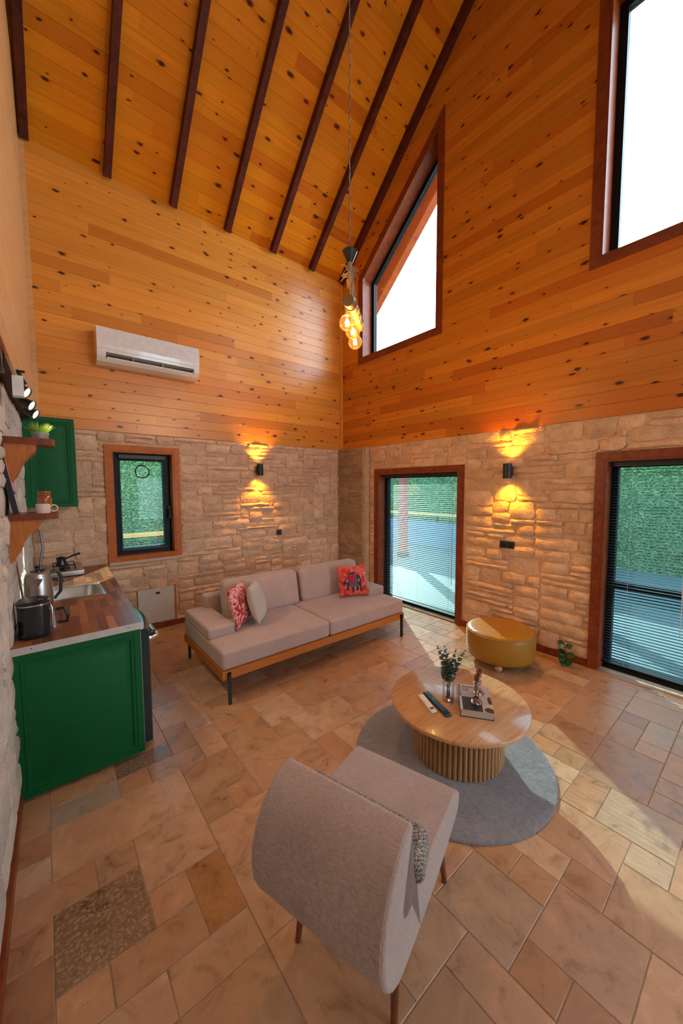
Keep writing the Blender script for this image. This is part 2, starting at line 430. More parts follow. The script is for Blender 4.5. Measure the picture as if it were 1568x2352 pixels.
# ------------------------------------------------------------------ wall backings
def wall_right():
    m = MB(); ys = sorted({YF, YR, A+T} | {o[0] for o in OPEN_B} | {o[1] for o in OPEN_B})
    for ya, yb in zip(ys[:-1], ys[1:]):
        ym = (ya+yb)/2; segs = [[(0-.1, -.1)]]
        lo = (-.1, -.1); parts = []
        for o in sorted([o for o in OPEN_B if o[0] <= ym <= o[1]], key=lambda o: o[2]):
            parts.append((lo, (o[2], o[2]))); lo = (top_of(o, ya), top_of(o, yb))
        parts.append((lo, (roof(ya)+.02, roof(yb)+.02)))
        for (a0, b0), (a1, b1) in parts:
            if a1-a0 < .001 and b1-b0 < .001: continue
            if a0 < 0 and a1 <= 0: continue
            m.hexa([(B, ya, a0), (B+T, ya, a0), (B+T, yb, b0), (B, yb, b0), (B, ya, a1), (B+T, ya, a1), (B+T, yb, b1), (B, yb, b1)])
    return struct(m.build('wall_right', M['mortar'], color=(.76, .50, .34, 1)), 'right wall, stone below and orange pine boards above')
def wall_back():
    m = MB(); x0, x1, z0, z1 = WA; L = -.6
    m.box(L, A, -.1, x0, A+T, ZE+.05); m.box(x1, A, -.1, B+T, A+T, ZE+.05)
    m.box(x0, A, -.1, x1, A+T, z0); m.box(x0, A, z1, x1, A+T, ZE+.05)
    return struct(m.build('wall_back', M['mortar'], color=(.76, .50, .34, 1)), 'back wall behind the sofa, stone below and pine boards above')
def wall_left():
    m = MB()
    ys = [YF, YR, A+T]
    for ya, yb in zip(ys[:-1], ys[1:]):
        xa, xb = cx(ya), cx(yb)
        m.hexa([(xa-T, ya, -.1), (xa, ya, -.1), (xb, yb, -.1), (xb-T, yb, -.1), (xa-T, ya, roof(ya)+.02), (xa, ya, roof(ya)+.02), (xb, yb, roof(yb)+.02), (xb-T, yb, roof(yb)+.02)])
    return struct(m.build('wall_left', M['mortar'], color=(.62, .52, .43, 1)), 'kitchen wall at the left edge, rough stone below pale boards')
def wall_front():
    m = MB(); x0, x1, z0, z1 = 2.6, 4.0, .5, 2.3; u0, u1 = 3.2, 5.0
    m.box(-.7, YF-T, -.1, x0, YF, ZE+.05); m.box(x1, YF-T, -.1, B+T, YF, ZE+.05)
    m.box(x0, YF-T, -.1, x1, YF, z0); m.box(x0, YF-T, z1, x1, YF, u0); m.box(x0, YF-T, u1, x1, YF, ZE+.05)
    return struct(m.build('wall_front', M['mortar'], color=(.62, .52, .43, 1)))
WR = wall_right(); WB = wall_back(); WL = wall_left(); WF = wall_front()

def slab(name, y0, y1, mat, col):
    m = MB(); z0, z1 = roof(y0), roof(y1); x0, x1 = -.8, B+T+.75
    n = .14
    m.hexa([(x0, y0, z0), (x1, y0, z0), (x1, y1, z1), (x0, y1, z1), (x0, y0, z0+n), (x1, y0, z0+n), (x1, y1, z1+n), (x0, y1, z1+n)])
    return m
m = slab('c', YR, A+.55, None, None); m2 = slab('c', YF-.55, YR, None, None); m.add(m2.v, m2.f)
CE = struct(m.build('ceiling', M['pine_ceiling'], color=(.9, .2, 0, 1)), 'sloping pine board ceiling with dark rafters')

m = MB().box(-.6, YF-.2, -.12, B+.02, A+.02, -.0026)
FL = struct(m.build('floor', M['grout'], color=(.36, .26, .185, 1)), 'travertine floor laid in mixed rectangular tiles')

# ------------------------------------------------------------------ pine boards
def plank_mesh(L0, L1, w, th=.018, e0=0.0, e1=0.0, ch=.0026):
    """board along local x from L0 to L1; y is across (0..w), z out of the wall; e0/e1 shift the top edge ends"""
    prof = [(0, 0), (0, th-ch), (ch, th), (w-ch, th), (w, th-ch), (w, 0)]
    vs = [(L0+e0*y/w, y, z) for y, z in prof]+[(L1+e1*y/w, y, z) for y, z in prof]
    n = 6; fs = [tuple(range(n)), tuple(range(2*n-1, n-1, -1))]+[((i+1) % n, i, n+i, n+(i+1) % n) for i in range(n)]
    return vs, fs
def board(parent, name, mat, frame, L0, L1, w, e0=0, e1=0, col=None, th=.018):
    mid = (L0+L1)/2; vs, fs = plank_mesh(L0-mid, L1-mid, w, th, e0, e1)
    me = bpy.data.meshes.new(name); me.from_pydata(vs, [], fs); me.update()
    o = link(name, me, mat, parent, color=col)
    o.matrix_world = frame @ Matrix.Translation((mid, 0, 0)); o.matrix_parent_inverse = Matrix.Identity(4)
    return o
def tone(v=.12, redp=.16):
    r = random.random()
    return (1+random.uniform(-v, v), random.uniform(.6, 1) if r < redp else random.uniform(0, .30), 0, 1)
def cuts(a, b, lo=.9, hi=2.3):
    out = [a]; p = a+random.uniform(.3, hi)
    while p < b-.3: out.append(p); p += random.uniform(lo, hi)
    out.append(b); return out
GAP = .0007
# back wall rows (local x = world +x, local y = world +z, z = -y out of the wall)
FR_A = Matrix(((1, 0, 0, 0), (0, 0, -1, A), (0, 1, 0, 0), (0, 0, 0, 1)))
ROW = (ZE-ZW)/24.0
for k in range(24):
    z = ZW+k*ROW
    cc = cuts(-.09, B-.012, 1.0, 2.6)
    for a, b in zip(cc[:-1], cc[1:]):
        board(WB, 'plank', M['pine_wall'], FR_A @ Matrix.Translation((0, z, 0)), a, b-GAP, ROW-GAP, col=tone())
# right wall rows (local x = world -y ... use world +y with mirrored frame), out of wall = -x
FR_B = Matrix(((0, 0, -1, B), (1, 0, 0, 0), (0, -1, 0, 0), (0, 0, 0, 1)))   # local y = -z (down)
YMIN_B = -.35
def spans(z0, z1):
    """free y spans of the gable between heights z0 and z1: (start at z0, start at z1, end at z0, end at z1)"""
    end0 = min(A-.012, A-(z0-ZE)/SL); end1 = min(A-.012, A-(z1-ZE)/SL)
    out = [[YMIN_B, YMIN_B, end0, end1]]
    for o in (TW, UW):
        if z1 <= o[2] or z0 >= max(o[3], o[4]): continue
        def yr(z):
            if o[3] == o[4] or z <= min(o[3], o[4]): return o[1]
            return max(o[0], o[1]-(z-o[4])/(o[3]-o[4])*(o[1]-o[0]))
        h0, h1 = yr(z0), yr(z1); new = []
        for s in out:
            if s[2] <= o[0] or s[0] >= h0: new.append(s); continue
            new.append([s[0], s[1], o[0], o[0]]); new.append([h0, h1, s[2], s[3]])
        out = new
    return [s for s in out if s[2]-s[0] > .02 and s[3]-s[1] > .01]
k = 0; z = ZW
while z < 7.9:
    z1 = z+ROW
    for s in spans(z, z1-GAP):
        cc = cuts(s[0], s[2], 1.0, 2.4)
        for i, (a, b) in enumerate(zip(cc[:-1], cc[1:])):
            e0 = s[1]-s[0] if i == 0 else 0; e1 = s[3]-s[2] if i == len(cc)-2 else 0
            b2 = b-(GAP if i < len(cc)-2 else 0)
            # frame: local x = +y, local y = +z, local z = -x needs a mirror: build with explicit vertices
            mid = (a+b2)/2; vs, fs = plank_mesh(a-mid, b2-mid, ROW-GAP, .018, e0, e1)
            vs = [(-q[0], q[1], q[2]) for q in vs]; fs = [tuple(reversed(f)) for f in fs]
            me = bpy.data.meshes.new('plank'); me.from_pydata(vs, [], fs); me.update()
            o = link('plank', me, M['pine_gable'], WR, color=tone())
            o.matrix_world = Matrix(((0, 0, -1, B), (-1, 0, 0, mid), (0, 1, 0, z), (0, 0, 0, 1)))
    z = z1
# left wall rows: pale boards
ang = math.atan(CS)
for k in range(27):
    z = ZW+k*ROW; cc = cuts(2.2, A-.02, 1.5, 3.0)
    ymax = min(A-.02, A-(z+ROW-ZE)/SL)
    for a, b in zip(cc[:-1], cc[1:]):
        b = min(b, ymax)
        if b-a < .05: continue
        vs, fs = plank_mesh(0, b-a-GAP, ROW-GAP, .016)
        me = bpy.data.meshes.new('plank'); me.from_pydata(vs, [], fs); me.update()
        o = link('plank', me, M['pine_pale'], WL, color=tone(.06, .05))
        yd = Vector((math.sin(ang), math.cos(ang), 0)); nx = Vector((math.cos(ang), -math.sin(ang), 0)); p = Vector((cx(a)+.075, a, z))
        o.matrix_world = Matrix(((yd.x, 0, nx.x, p.x), (yd.y, 0, nx.y, p.y), (0, 1, 0, p.z), (0, 0, 0, 1)))
# furring that carries the pale boards in front of the stone plane
m = MB(); m.hexa([(cx(2.2)-.02, 2.2, ZW), (cx(2.2)+.075, 2.2, ZW), (cx(A)+.075, A, ZW), (cx(A)-.02, A, ZW),
                  (cx(2.2)-.02, 2.2, 8), (cx(2.2)+.075, 2.2, 8), (cx(A)+.075, A, 5.44), (cx(A)-.02, A, 5.44)])
m.build('board_backing', M['rafter'], WL)
# ceiling rows: local x = world x, local y runs up the slope, z into the room
cl = 1/math.sqrt(1+SL*SL); sl = SL*cl
CROW = .139
FR_C0 = Matrix(((1, 0, 0, 0), (0, -cl, -sl, A), (0, sl, -cl, ZE), (0, 0, 0, 1)))
nrow = int((A-1.9)/cl/CROW)
for k in range(nrow):
    cc = cuts(-.16, B-.005, 1.0, 2.6)
    for a, b in zip(cc[:-1], cc[1:]):
        board(CE, 'plank', M['pine_ceiling'], FR_C0 @ Matrix.Translation((0, k*CROW, 0)), a, b-GAP, CROW-GAP, col=tone(.10, .14), th=.014)
# rafters
LEN = (A-YR)/cl
raf = MB().box(-.036, .0, .0, .036, LEN, .115)
me = bpy.data.meshes.new('rafter'); me.from_pydata(raf.v, [], raf.f); me.update()
for i, x in enumerate([.03, .745, 1.452, 2.157, 2.866, 3.574, B-.055]):
    o = link('rafter', me, M['rafter'], CE)
    o.matrix_world = FR_C0 @ Matrix.Translation((x, .02, .006))
# corner trims
struct(MB().box(B-.062, A-.062, ZW-.01, B-.018, A-.018, ZE-.02).build('trim_1', M['pine_wall'], color=(1.05, .1, 0, 1)), 'thin pine corner strip between back and right wall')
struct(MB().box(cx(A)+.075, A-.06, ZW, cx(A)+.135, A-.018, ZE-.02).build('trim_2', M['pine_pale'], color=(1.02, 0, 0, 1)), 'pale pine corner strip between kitchen wall and back wall')

# ------------------------------------------------------------------ stone cladding
def stone_mesh(w, h, d, rough=1.0, seg=2):
    """irregular cut stone lying in x,y with relief in z"""
    nx = max(3, min(6, int(w/.07)+2)); ny = 3
    j = lambda a: random.uniform(-a, a)
    top = {}; vs = []; fs = []
    bow = [j(.006), j(.006)]; tilt = j(.010*rough); tilty = j(.010*rough)
    def P(i, k):
        u = i/nx; v = k/ny
        x = (u-.5)*w; y = (v-.5)*h
        ex = min(i, nx-i); ey = min(k, ny-k)
        if ey == 0: y += j(.0075*rough)+(bow[0] if k else bow[1])*math.sin(u*math.pi)
        if ex == 0: x += j(.012*rough)
        if ex == 0 and ey == 0: x *= .94; y *= .86
        z = d+tilt*(u-.5)*2+tilty*(v-.5)*2+j(.006*rough)
        if ex == 0 or ey == 0: z = d*.55+j(.004)
        return (x, y, z)
    for k in range(ny+1):
        for i in range(nx+1): top[i, k] = len(vs); vs.append(P(i, k))
    for k in range(ny):
        for i in range(nx): fs.append((top[i, k], top[i+1, k], top[i+1, k+1], top[i, k+1]))
    ring = [(i, 0) for i in range(nx)]+[(nx, k) for k in range(ny)]+[(i, ny) for i in range(nx, 0, -1)]+[(0, k) for k in range(ny, 0, -1)]
    base = []
    for q in ring:
        x, y, z = vs[top[q]]; base.append(len(vs)); vs.append((x*1.02, y*1.04, -.006))
    n = len(ring)
    for i in range(n): fs.append((base[i], base[(i+1) % n], top[ring[(i+1) % n]], top[ring[i]]))
    return vs, fs
def pack(s0, s1, z0, z1, blocked, cs, cz, maxw=7):
    """fill the rectangle with random blocks on a grid; returns (s, z, w, h)"""
    ns = int(round((s1-s0)/cs)); nz = int(round((z1-z0)/cz)); cs = (s1-s0)/ns; cz = (z1-z0)/nz
    occ = [[blocked(s0+(i+.5)*cs, z0+(k+.5)*cz) for i in range(ns)] for k in range(nz)]; out = []
    for k in range(nz):
        i = 0
        while i < ns:
            if occ[k][i]: i += 1; continue
            hh = random.choices((1, 2, 3), (.38, .48, .14))[0]; ww = random.randint(3, maxw) if hh < 3 else random.randint(3, 5)
            if hh == 1: ww = random.randint(4, maxw+2)
            hh = min(hh, nz-k); w = 0
            while w < ww and i+w < ns and not any(occ[k+r][i+w] for r in range(hh)): w += 1
            if w == 0: hh = 1; w = 1
            if w == 1 and hh > 1: hh = 1
            if i+w == ns-1 and not any(occ[k+r][ns-1] for r in range(hh)): w += 1
            for r in range(hh):
                for c in range(w): occ[k+r][i+c] = True
            out.append((s0+i*cs, z0+k*cz, w*cs, hh*cz)); i += w
    return out
def scol(base):
    v = random.uniform(.84, 1.12); w = random.uniform(-.03, .03)
    return (base[0]*v, base[1]*(v+w*.5), base[2]*(v+w), 1)
def lay(parent, blocks, frame, base, dmin, dmax, rough=1.0, joint=.016):
    for s, z, w, h in blocks:
        if w < .03 or h < .03: continue
        vs, fs = stone_mesh(w-joint, h-joint*.8, random.uniform(dmin, dmax), rough)
        me = bpy.data.meshes.new('stone'); me.from_pydata(vs, [], fs); me.update()
        o = link('stone', me, M['stone'], parent, smooth=38, color=scol(base))
        o.matrix_world = frame @ Matrix.Translation((s+w/2, z+h/2, 0))
SA = (.84, .555, .375); SB = (.86, .55, .35)
def blk_a(s, z):
    if .590 < s < 1.437 and .93 < z < 2.385: return True
    if .885 < s < 1.345 and .09 < z < .56: return True
    if z < .075 and s > .5: return True
    if s < .50 and z < .90: return True               # behind the base cabinets
    if s < .25 and 1.70 < z < 2.50: return True       # behind the wall cabinet
    if 1.7 < s < 3.3 and z < .34: return True         # behind the sofa
    return False
lay(WB, pack(-.10, B-.08, 0, ZW-.004, blk_a, .070, .0600), FR_A, SA, .012, .034)
FR_B2 = Matrix(((0, 0, -1, B), (-1, 0, 0, 0), (0, 1, 0, 0), (0, 0, 0, 1)))   # local x = -y
def blk_b(s, z):
    y = -s
    if y > 4.40: return True
    if 2.635 < y < 4.285 and z < 2.145: return True
    if y < 1.185 and z < 2.185: return True
    if z < .075: return True
    return False
lay(WR, pack(-4.40, .20, 0, ZW-.004, blk_b, .072, .0640), FR_B2, SB, .012, .034)
# stone pillar in the corner
PX = B-.085
pm = MB().box(PX, 4.41, -.02, B+.01, A, ZW-.002).build('pillar_core', M['mortar'], WR, color=(.56, .38, .25, 1))
FR_P = Matrix(((0, 0, -1, PX), (-1, 0, 0, 0), (0, 1, 0, 0), (0, 0, 0, 1)))
lay(WR, pack(-A+.03, -4.50, 0, ZW-.004, lambda s, z: z < .3, .075, .064, 5), FR_P, (.46, .31, .20), .010, .026)
z = .0
while z < ZW-.02:                                       # corner quoins; their paler colour carries the light on the pillar's edge
    h = min(random.uniform(.22, .42), ZW-.002-z)
    vs, fs = stone_mesh(.085, h-.006, .016, .6)
    me = bpy.data.meshes.new('stone'); me.from_pydata(vs, [], fs); me.update()
    o = link('stone', me, M['stone'], WR, smooth=38, color=(.66, .47, .31, 1)); o.matrix_world = FR_P @ Matrix.Translation((-4.452, z+h/2, 0))
    vs, fs = stone_mesh(.10, h-.006, .014, .6)
    me = bpy.data.meshes.new('stone'); me.from_pydata(vs, [], fs); me.update()
    o = link('stone', me, M['stone'], WR, smooth=38, color=(.62, .44, .29, 1))
    o.matrix_world = Matrix(((1, 0, 0, B-.045), (0, 0, -1, 4.411), (0, 1, 0, z+h/2), (0, 0, 0, 1)))
    z += h
# kitchen wall stones: bigger and rougher
yd = Vector((math.sin(ang), math.cos(ang), 0)); nx = Vector((math.cos(ang), -math.sin(ang), 0)); p0 = Vector((cx(0), 0, 0))
FR_L = Matrix(((yd.x, 0, nx.x, p0.x), (yd.y, 0, nx.y, p0.y), (0, 1, 0, 0), (0, 0, 0, 1)))
lay(WL, pack(1.0, A-.03, .10, ZW-.004, lambda s, z: z < .9 and s > 2.85, .10, .082, 5), FR_L, (.66, .58, .52), .008, .022, .8, .014)

# ------------------------------------------------------------------ floor tiles
GX0, GX, GY0, GY = -.045, .1669, .068, .1683
TC = [(.46, .235, .122), (.50, .28, .158), (.41, .20, .096), (.53, .325, .20), (.47, .255, .140), (.42, .235, .138)]
fixed = [(0, 9, 2, 2, 'dark'), (3, 8, 1, 2, 'orange'), (2, 9, 1, 1, 0), (1, 8, 2, 1, 0), (2, 10, 2, 2, 1), (1, 11, 1, 1, 1), (-1, 11, 2, 1, 0),
         (0, 12, 4, 2, 1), (4, 12, 2, 1, 'brown'), (4, 11, 1, 1, 'brown'), (5, 11, 1, 1, 0), (2, 15, 2, 1, 'dark2'), (2, 14, 1, 1, 0), (0, 14, 2, 1, 'grey'), (3, 14, 2, 1, 5),
         (19, 3, 2, 1, 4), (21, 3, 1, 1, 2), (19, 2, 1, 1, 1), (20, 2, 2, 1, 3), (22, 2, 2, 2, 1), (19, 4, 3, 2, 1), (22, 4, 1, 2, 4), (16, 2, 3, 2, 4),
         (14, 3, 2, 1, 0), (14, 1, 2, 2, 3), (13, 1, 1, 1, 3), (12, 2, 2, 2, 4), (11, 2, 1, 1, 0), (9, 1, 2, 2, 5), (11, 0, 2, 2, 4), (8, 3, 2, 2, 'spot'), (10, 3, 1, 1, 0), (8, 2, 1, 1, 2)]
named = {'dark': (.235, .125, .06, .25), 'orange': (.40, .17, .05, .8), 'brown': (.40, .215, .105, .9), 'dark2': (.20, .12, .08, .45), 'grey': (.36, .26, .19, .55), 'spot': (.44, .27, .165, .9)}
I0, I1, J0, J1 = -2, 27, -8, 31
occ = {}; tiles = []
def put(i, j, w, h, c):
    for a in range(w):
        for b in range(h): occ[i+a, j+b] = 1
    tiles.append((i, j, w, h, c))
for q in fixed: put(*q)
for j in range(J0, J1):
    for i in range(I0, I1):
        if (i, j) in occ: continue
        opts = [(2, 2), (3, 2), (2, 3), (2, 1), (1, 2), (1, 1)]
        wts = [.30, .20, .12, .20, .12, .10]
        while True:
            q = random.choices(range(len(opts)), wts)[0]; w, h = opts[q]
            if all((i+a, j+b) not in occ and i+a < I1 and j+b < J1 for a in range(w) for b in range(h)): break
        put(i, j, w, h, random.choices(range(6), (3, 3, 2, 2, 3, 2))[0] if random.random() > .07 else random.choice(['brown', 'grey', 'brown', 'brown']))
def tile_geo(w, h, zt):
    g = .0017; c = .0022
    x0, y0, x1, y1 = g, g, w-g, h-g; j = lambda: random.uniform(-.0012, .0012)
    zz = [zt+j()*.4 for _ in range(4)]
    vs = [(x0, y0, -.016), (x1, y0, -.016), (x1, y1, -.016), (x0, y1, -.016), (x0+j(), y0+j(), zt-c), (x1+j(), y0+j(), zt-c), (x1+j(), y1+j(), zt-c), (x0+j(), y1+j(), zt-c),
          (x0+c, y0+c, zt), (x1-c, y0+c, zt), (x1-c, y1-c, zt), (x0+c, y1-c, zt)]
    fs = [(0, 1, 5, 4), (1, 2, 6, 5), (2, 3, 7, 6), (3, 0, 4, 7), (4, 5, 9, 8), (5, 6, 10, 9), (6, 7, 11, 10), (7, 4, 8, 11), (8, 9, 10, 11)]
    return vs, fs
def vis(t):
    x = GX0+GX*(t[0]+t[2]/2); y = GY0+GY*(t[1]+t[3]/2)
    d = fw.x*x+fw.y*y; lat = rt.x*x+rt.y*y
    if d < .9: return 1e3-d
    if abs(lat) > 1.15*d: return 500+abs(lat)
    return d
tiles.sort(key=vis)
rest = MB()
for n, (i, j, w, h, c) in enumerate(tiles):
    x, y = GX0+GX*i, GY0+GY*j
    x2, y2 = min(x+GX*w, B+.02), min(y+GY*h, A+.01)
    if x2-x < .02 or y2-y < .02: continue
    vs, fs = tile_geo(x2-x, y2-y, random.uniform(-.0012, 0.0))
    if n < 300:
        if isinstance(c, str): cc = named[c]
        else:
            v = random.uniform(.88, 1.12); cc = tuple(q*v for q in TC[c])+(1.0 if random.random() > .12 else .85,)
        o = MB().add(vs, fs).build('tile', M['tile'], FL, (x, y, 0), color=cc)
    else: rest.add([(a+x, b+y, z) for a, b, z in vs], fs)
o = rest.build('tile_remainder', M['tile'], FL, color=(.52, .36, .26, 1)); o['kind'] = 'stuff'
# ------------------------------------------------------------------ baseboards
struct(MB().box(.52, A-.024, 0, B-.09, A+.005, .075).build('baseboard_back', M['casing'], smooth=30), 'dark wooden skirting along the back wall')
m = MB().box(B-.026, 1.19, 0, B+.005, 2.635, .078); m.box(B-.026, 4.285, 0, B+.005, 4.41, .078)
struct(m.build('baseboard_right', M['casing']), 'dark wooden skirting between the two glazed doors')
m = MB(); m.hexa([(cx(.8)-.01, .8, 0), (cx(.8)+.03, .8, 0), (cx(2.72)+.018, 2.72, 0), (cx(2.72)-.02, 2.72, 0), (cx(.8)-.01, .8, .075), (cx(.8)+.03, .8, .075), (cx(2.72)+.018, 2.72, .075), (cx(2.72)-.02, 2.72, .075)])
struct(m.build('baseboard_left', M['casing']), 'wooden skirting along the kitchen wall')

# ------------------------------------------------------------------ glazed openings of the right wall
def offset_poly(poly, d):
    """grow (d>0) a convex counter-clockwise polygon in 2D"""
    n = len(poly); out = []
    for i in range(n):
        p, q, r_ = Vector(poly[i-1]), Vector(poly[i]), Vector(poly[(i+1) % n])
        a = (q-p).normalized(); b = (r_-q).normalized()
        na, nb = Vector((a.y, -a.x)), Vector((b.y, -b.x)); k = d/(1+na.dot(nb)); out.append(q+(na+nb)*k)
    return out
def ring(poly_in, poly_out, conv, x0, x1, skip=()):
    """one bar per side between two polygons, extruded x0..x1; yields meshes"""
    n = len(poly_in); res = []
    for i in range(n):
        if i in skip: continue
        a, b, c, d = poly_in[i], poly_in[(i+1) % n], poly_out[(i+1) % n], poly_out[i]
        m = MB().hexa([conv(a, x0), conv(b, x0), conv(c, x0), conv(d, x0), conv(a, x1), conv(b, x1), conv(c, x1), conv(d, x1)]); res.append(m)
    return res
def glazing(name, label, poly, conv, cas_w, door=False, tint='pane_tint', depth=.16, frame_w=.055, cas_mat='casing', mid=None, cas_out=.03):
    """poly: inner edge of the casing, counter-clockwise in wall coordinates; conv(p, out) -> world, out>0 into the wall"""
    e = struct(empty(name), label)
    skip = (0,) if door else ()
    if door:   # door polygons start with the bottom edge: keep the casing off the floor
        po = [Vector((poly[0][0]-cas_w, poly[0][1])), Vector((poly[1][0]+cas_w, poly[1][1])), Vector((poly[2][0]+cas_w, poly[2][1]+cas_w)), Vector((poly[3][0]-cas_w, poly[3][1]+cas_w))]
    else: po = offset_poly(poly, cas_w)
    for m in ring([Vector(p) for p in poly], po, conv, -cas_out, .012, skip): m.build('casing', M[cas_mat], e)
    pi = offset_poly(poly, -.02)
    for m in ring(pi, [Vector(p) for p in poly], conv, -cas_out+.006, depth+.03, skip): m.build('jamb', M[cas_mat], e)
    pf = offset_poly(pi, -frame_w)
    for m in ring(pf, pi, conv, depth-.03, depth+.04): m.build('frame', M['anthracite'], e)
    n = len(pf); vs = [conv(p, depth) for p in pf]+[conv(p, depth+.012) for p in pf]
    MB().add(vs, [tuple(range(n)), tuple(range(2*n-1, n-1, -1))]+[(i, (i+1) % n, n+(i+1) % n, n+i) for i in range(n)]).build('pane', M[tint], e)
    if mid is not None:
        a, b = pf[0][0], pf[1][0]
        m = MB().hexa([conv((a, mid-.04), depth-.03), conv((b, mid-.04), depth-.03), conv((b, mid+.04), depth-.03), conv((a, mid+.04), depth-.03),
                       conv((a, mid-.04), depth+.04), conv((b, mid-.04), depth+.04), conv((b, mid+.04), depth+.04), conv((a, mid+.04), depth+.04)])
        m.build('mid_rail', M['anthracite'], e)
    return e
def convB(p, out): return (B+out, p[0], p[1])
def convA(p, out): return (p[0], A+out, p[1])
def convF(p, out): return (p[0], YF-out, p[1])
def rect(o): return [(o[0], o[2]), (o[1], o[2]), (o[1], o[4]), (o[0], o[3])]
glazing('door_1', 'glazed terrace door with wooden casing beside the sofa', rect(D1), convB, .072, True, depth=.17)
glazing('door_2', 'glazed terrace door with wooden casing at the right edge', rect(D2), convB, .075, True, depth=.17, mid=.86)
glazing('door_3', None, rect(D3), convB, .075, True, 'pane_clear', depth=.17)
glazing('window_1', 'dark framed casement window with wooden casing above the worktop', [(WA[0], WA[2]), (WA[1], WA[2]), (WA[1], WA[3]), (WA[0], WA[3])], convA, .07, False, depth=.13, frame_w=.088, cas_mat='casing_light')
glazing('window_2', 'tall trapezoid gable window following the roof slope', rect(TW), convB, .085, False, 'pane_clear', depth=.21, frame_w=.06)
glazing('window_3', 'large upper gable window at the top right', rect(UW), convB, .085, False, 'pane_clear', depth=.21, frame_w=.07)
glazing('window_4', None, rect(TW2), convB, .085, False, 'pane_clear', depth=.21, frame_w=.06)
glazing('added_window_low', None, [(2.6, .5), (4.0, .5), (4.0, 2.3), (2.6, 2.3)], convF, .075, False, 'pane_clear')  # guessed window behind the camera, added to let in fill daylight
glazing('added_window_high', None, [(2.6, 3.2), (4.0, 3.2), (4.0, 5.0), (2.6, 5.0)], convF, .075, False, 'pane_clear')  # second unseen opening above it, also added for more daylight
for n_, o_ in (('door_1', D1), ('door_2', D2), ('door_3', D3)):
    MB().box(B+.12, o_[0], -.08, B+.23, o_[1], .035).build('threshold', M['anthracite'], bpy.data.objects[n_])
    MB().box(B+.02, o_[0], -.08, B+.12, o_[1], .0).build('sill', M['tile'], bpy.data.objects[n_], color=(.52, .36, .26, 1))
# light portals in the openings that face the open sky
def portal(name, loc, rot, sx, sy):
    l = bpy.data.lights.new(name, 'AREA'); l.shape = 'RECTANGLE'; l.size = sx; l.size_y = sy; l.cycles.is_portal = True
    o = bpy.data.objects.new(name, l); COL.objects.link(o); o.location = loc; o.rotation_euler = rot
for n, o in (('portal_trapezoid', TW), ('portal_upper', UW), ('portal_far', TW2), ('portal_door_near', D3), ('portal_door_sofa', D1), ('portal_door_edge', D2)):
    zt = max(o[3], o[4])
    portal(n, (B+.27, (o[0]+o[1])/2, (o[2]+zt)/2), (0, R(90), 0), zt-o[2], o[1]-o[0])
portal('portal_front_low', (3.3, YF-.27, 1.4), (R(90), 0, 0), 1.4, 1.8)
portal('portal_front_high', (3.3, YF-.27, 4.1), (R(90), 0, 0), 1.4, 1.8)
# window handle and sill of window_1
m = MB().box(1.300, A+.062, 1.50, 1.325, A+.10, 1.60); m.tube([(1.312, A+.065, 1.57), (1.312, A+.03, 1.57), (1.312, A+.03, 1.44)], .011, 8)
m.build('window_handle', M['black_metal'], bpy.data.objects['window_1'])
MB().box(WA[0]-.06, A-.035, WA[2]-.075, WA[1]+.06, A+.02, WA[2]-.045).build('window_sill', M['mortar'], bpy.data.objects['window_1'], color=(.62, .48, .36, 1))

# ------------------------------------------------------------------ venetian blinds
def blind(name, label, conv, s0, s1, z0, z1, out, pitch=.0285, tilt=R(10), wid=.027, cords=(.12, .5, .88), wand=None):
    e = thing(name, label, 'blind', conv(((s0+s1)/2, z0), out), group='venetian blinds on the ground floor windows')
    ox, oy, oz = e.location
    def L(s, z, o_): x, y, zz = conv((s, z), o_); return (x-ox, y-oy, zz-oz)
    m = MB(); m.hexa([L(s0, z1-.045, out-.02), L(s1, z1-.045, out-.02), L(s1, z1-.045, out+.02), L(s0, z1-.045, out+.02), L(s0, z1, out-.02), L(s1, z1, out-.02), L(s1, z1, out+.02), L(s0, z1, out+.02)])
    m.build('headrail', M['black_metal'], e)
    m = MB(); m.hexa([L(s0, z0, out-.013), L(s1, z0, out-.013), L(s1, z0, out+.013), L(s0, z0, out+.013), L(s0, z0+.014, out-.013), L(s1, z0+.014, out-.013), L(s1, z0+.014, out+.013), L(s0, z0+.014, out+.013)])
    m.build('bottom_rail', M['black_metal'], e)
    m = MB(); z = z0+.03
    while z < z1-.055:
        pr = []
        for q in (-1, -.35, .35, 1):
            d = q*wid/2; pr.append((out+d*math.cos(tilt), z+d*math.sin(tilt)+.0022*(1-q*q)))
        vs = [L(s0+.004, b, a) for a, b in pr]+[L(s1-.004, b, a) for a, b in pr]
        m.add(vs, [(i, i+1, 5+i, 4+i) for i in range(3)]); z += pitch
    o = m.build('slats', M['slat'], e, smooth=60); o['kind'] = 'stuff'
    for c in cords:
        s = s0+(s1-s0)*c
        MB().tube([L(s, z0+.01, out-.014), L(s, z1-.03, out-.014)], .0013, 5).build('ladder_cord', M['black_metal'] if c < .5 else M['cord'], e)
    if wand is not None:
        s = s0+(s1-s0)*wand
        MB().tube([L(s, z1-.05, out-.028), L(s, z0+(z1-z0)*.22, out-.03)], .004, 6).build('tilt_wand', M['cord'], e)
    return e
blind('venetian_blind', 'wide dark venetian blind on the glazed door beside the sofa', convB, D1[0]+.022, D1[1]-.06, .05, D1[3]-.022, .085, wand=.08)
blind('venetian_blind', 'dark venetian blind on the glazed door at the right edge, above the sunlit tiles', convB, D2[0]+.022, D2[1]-.022, .07, D2[3]-.022, .085, wand=.62)
blind('venetian_blind', 'narrow dark venetian blind on the casement window over the worktop', convA, WA[0]+.09, WA[1]-.085, WA[2]+.075, WA[3]-.04, .075, pitch=.021, wid=.017, tilt=R(4), cords=(.22, .8))
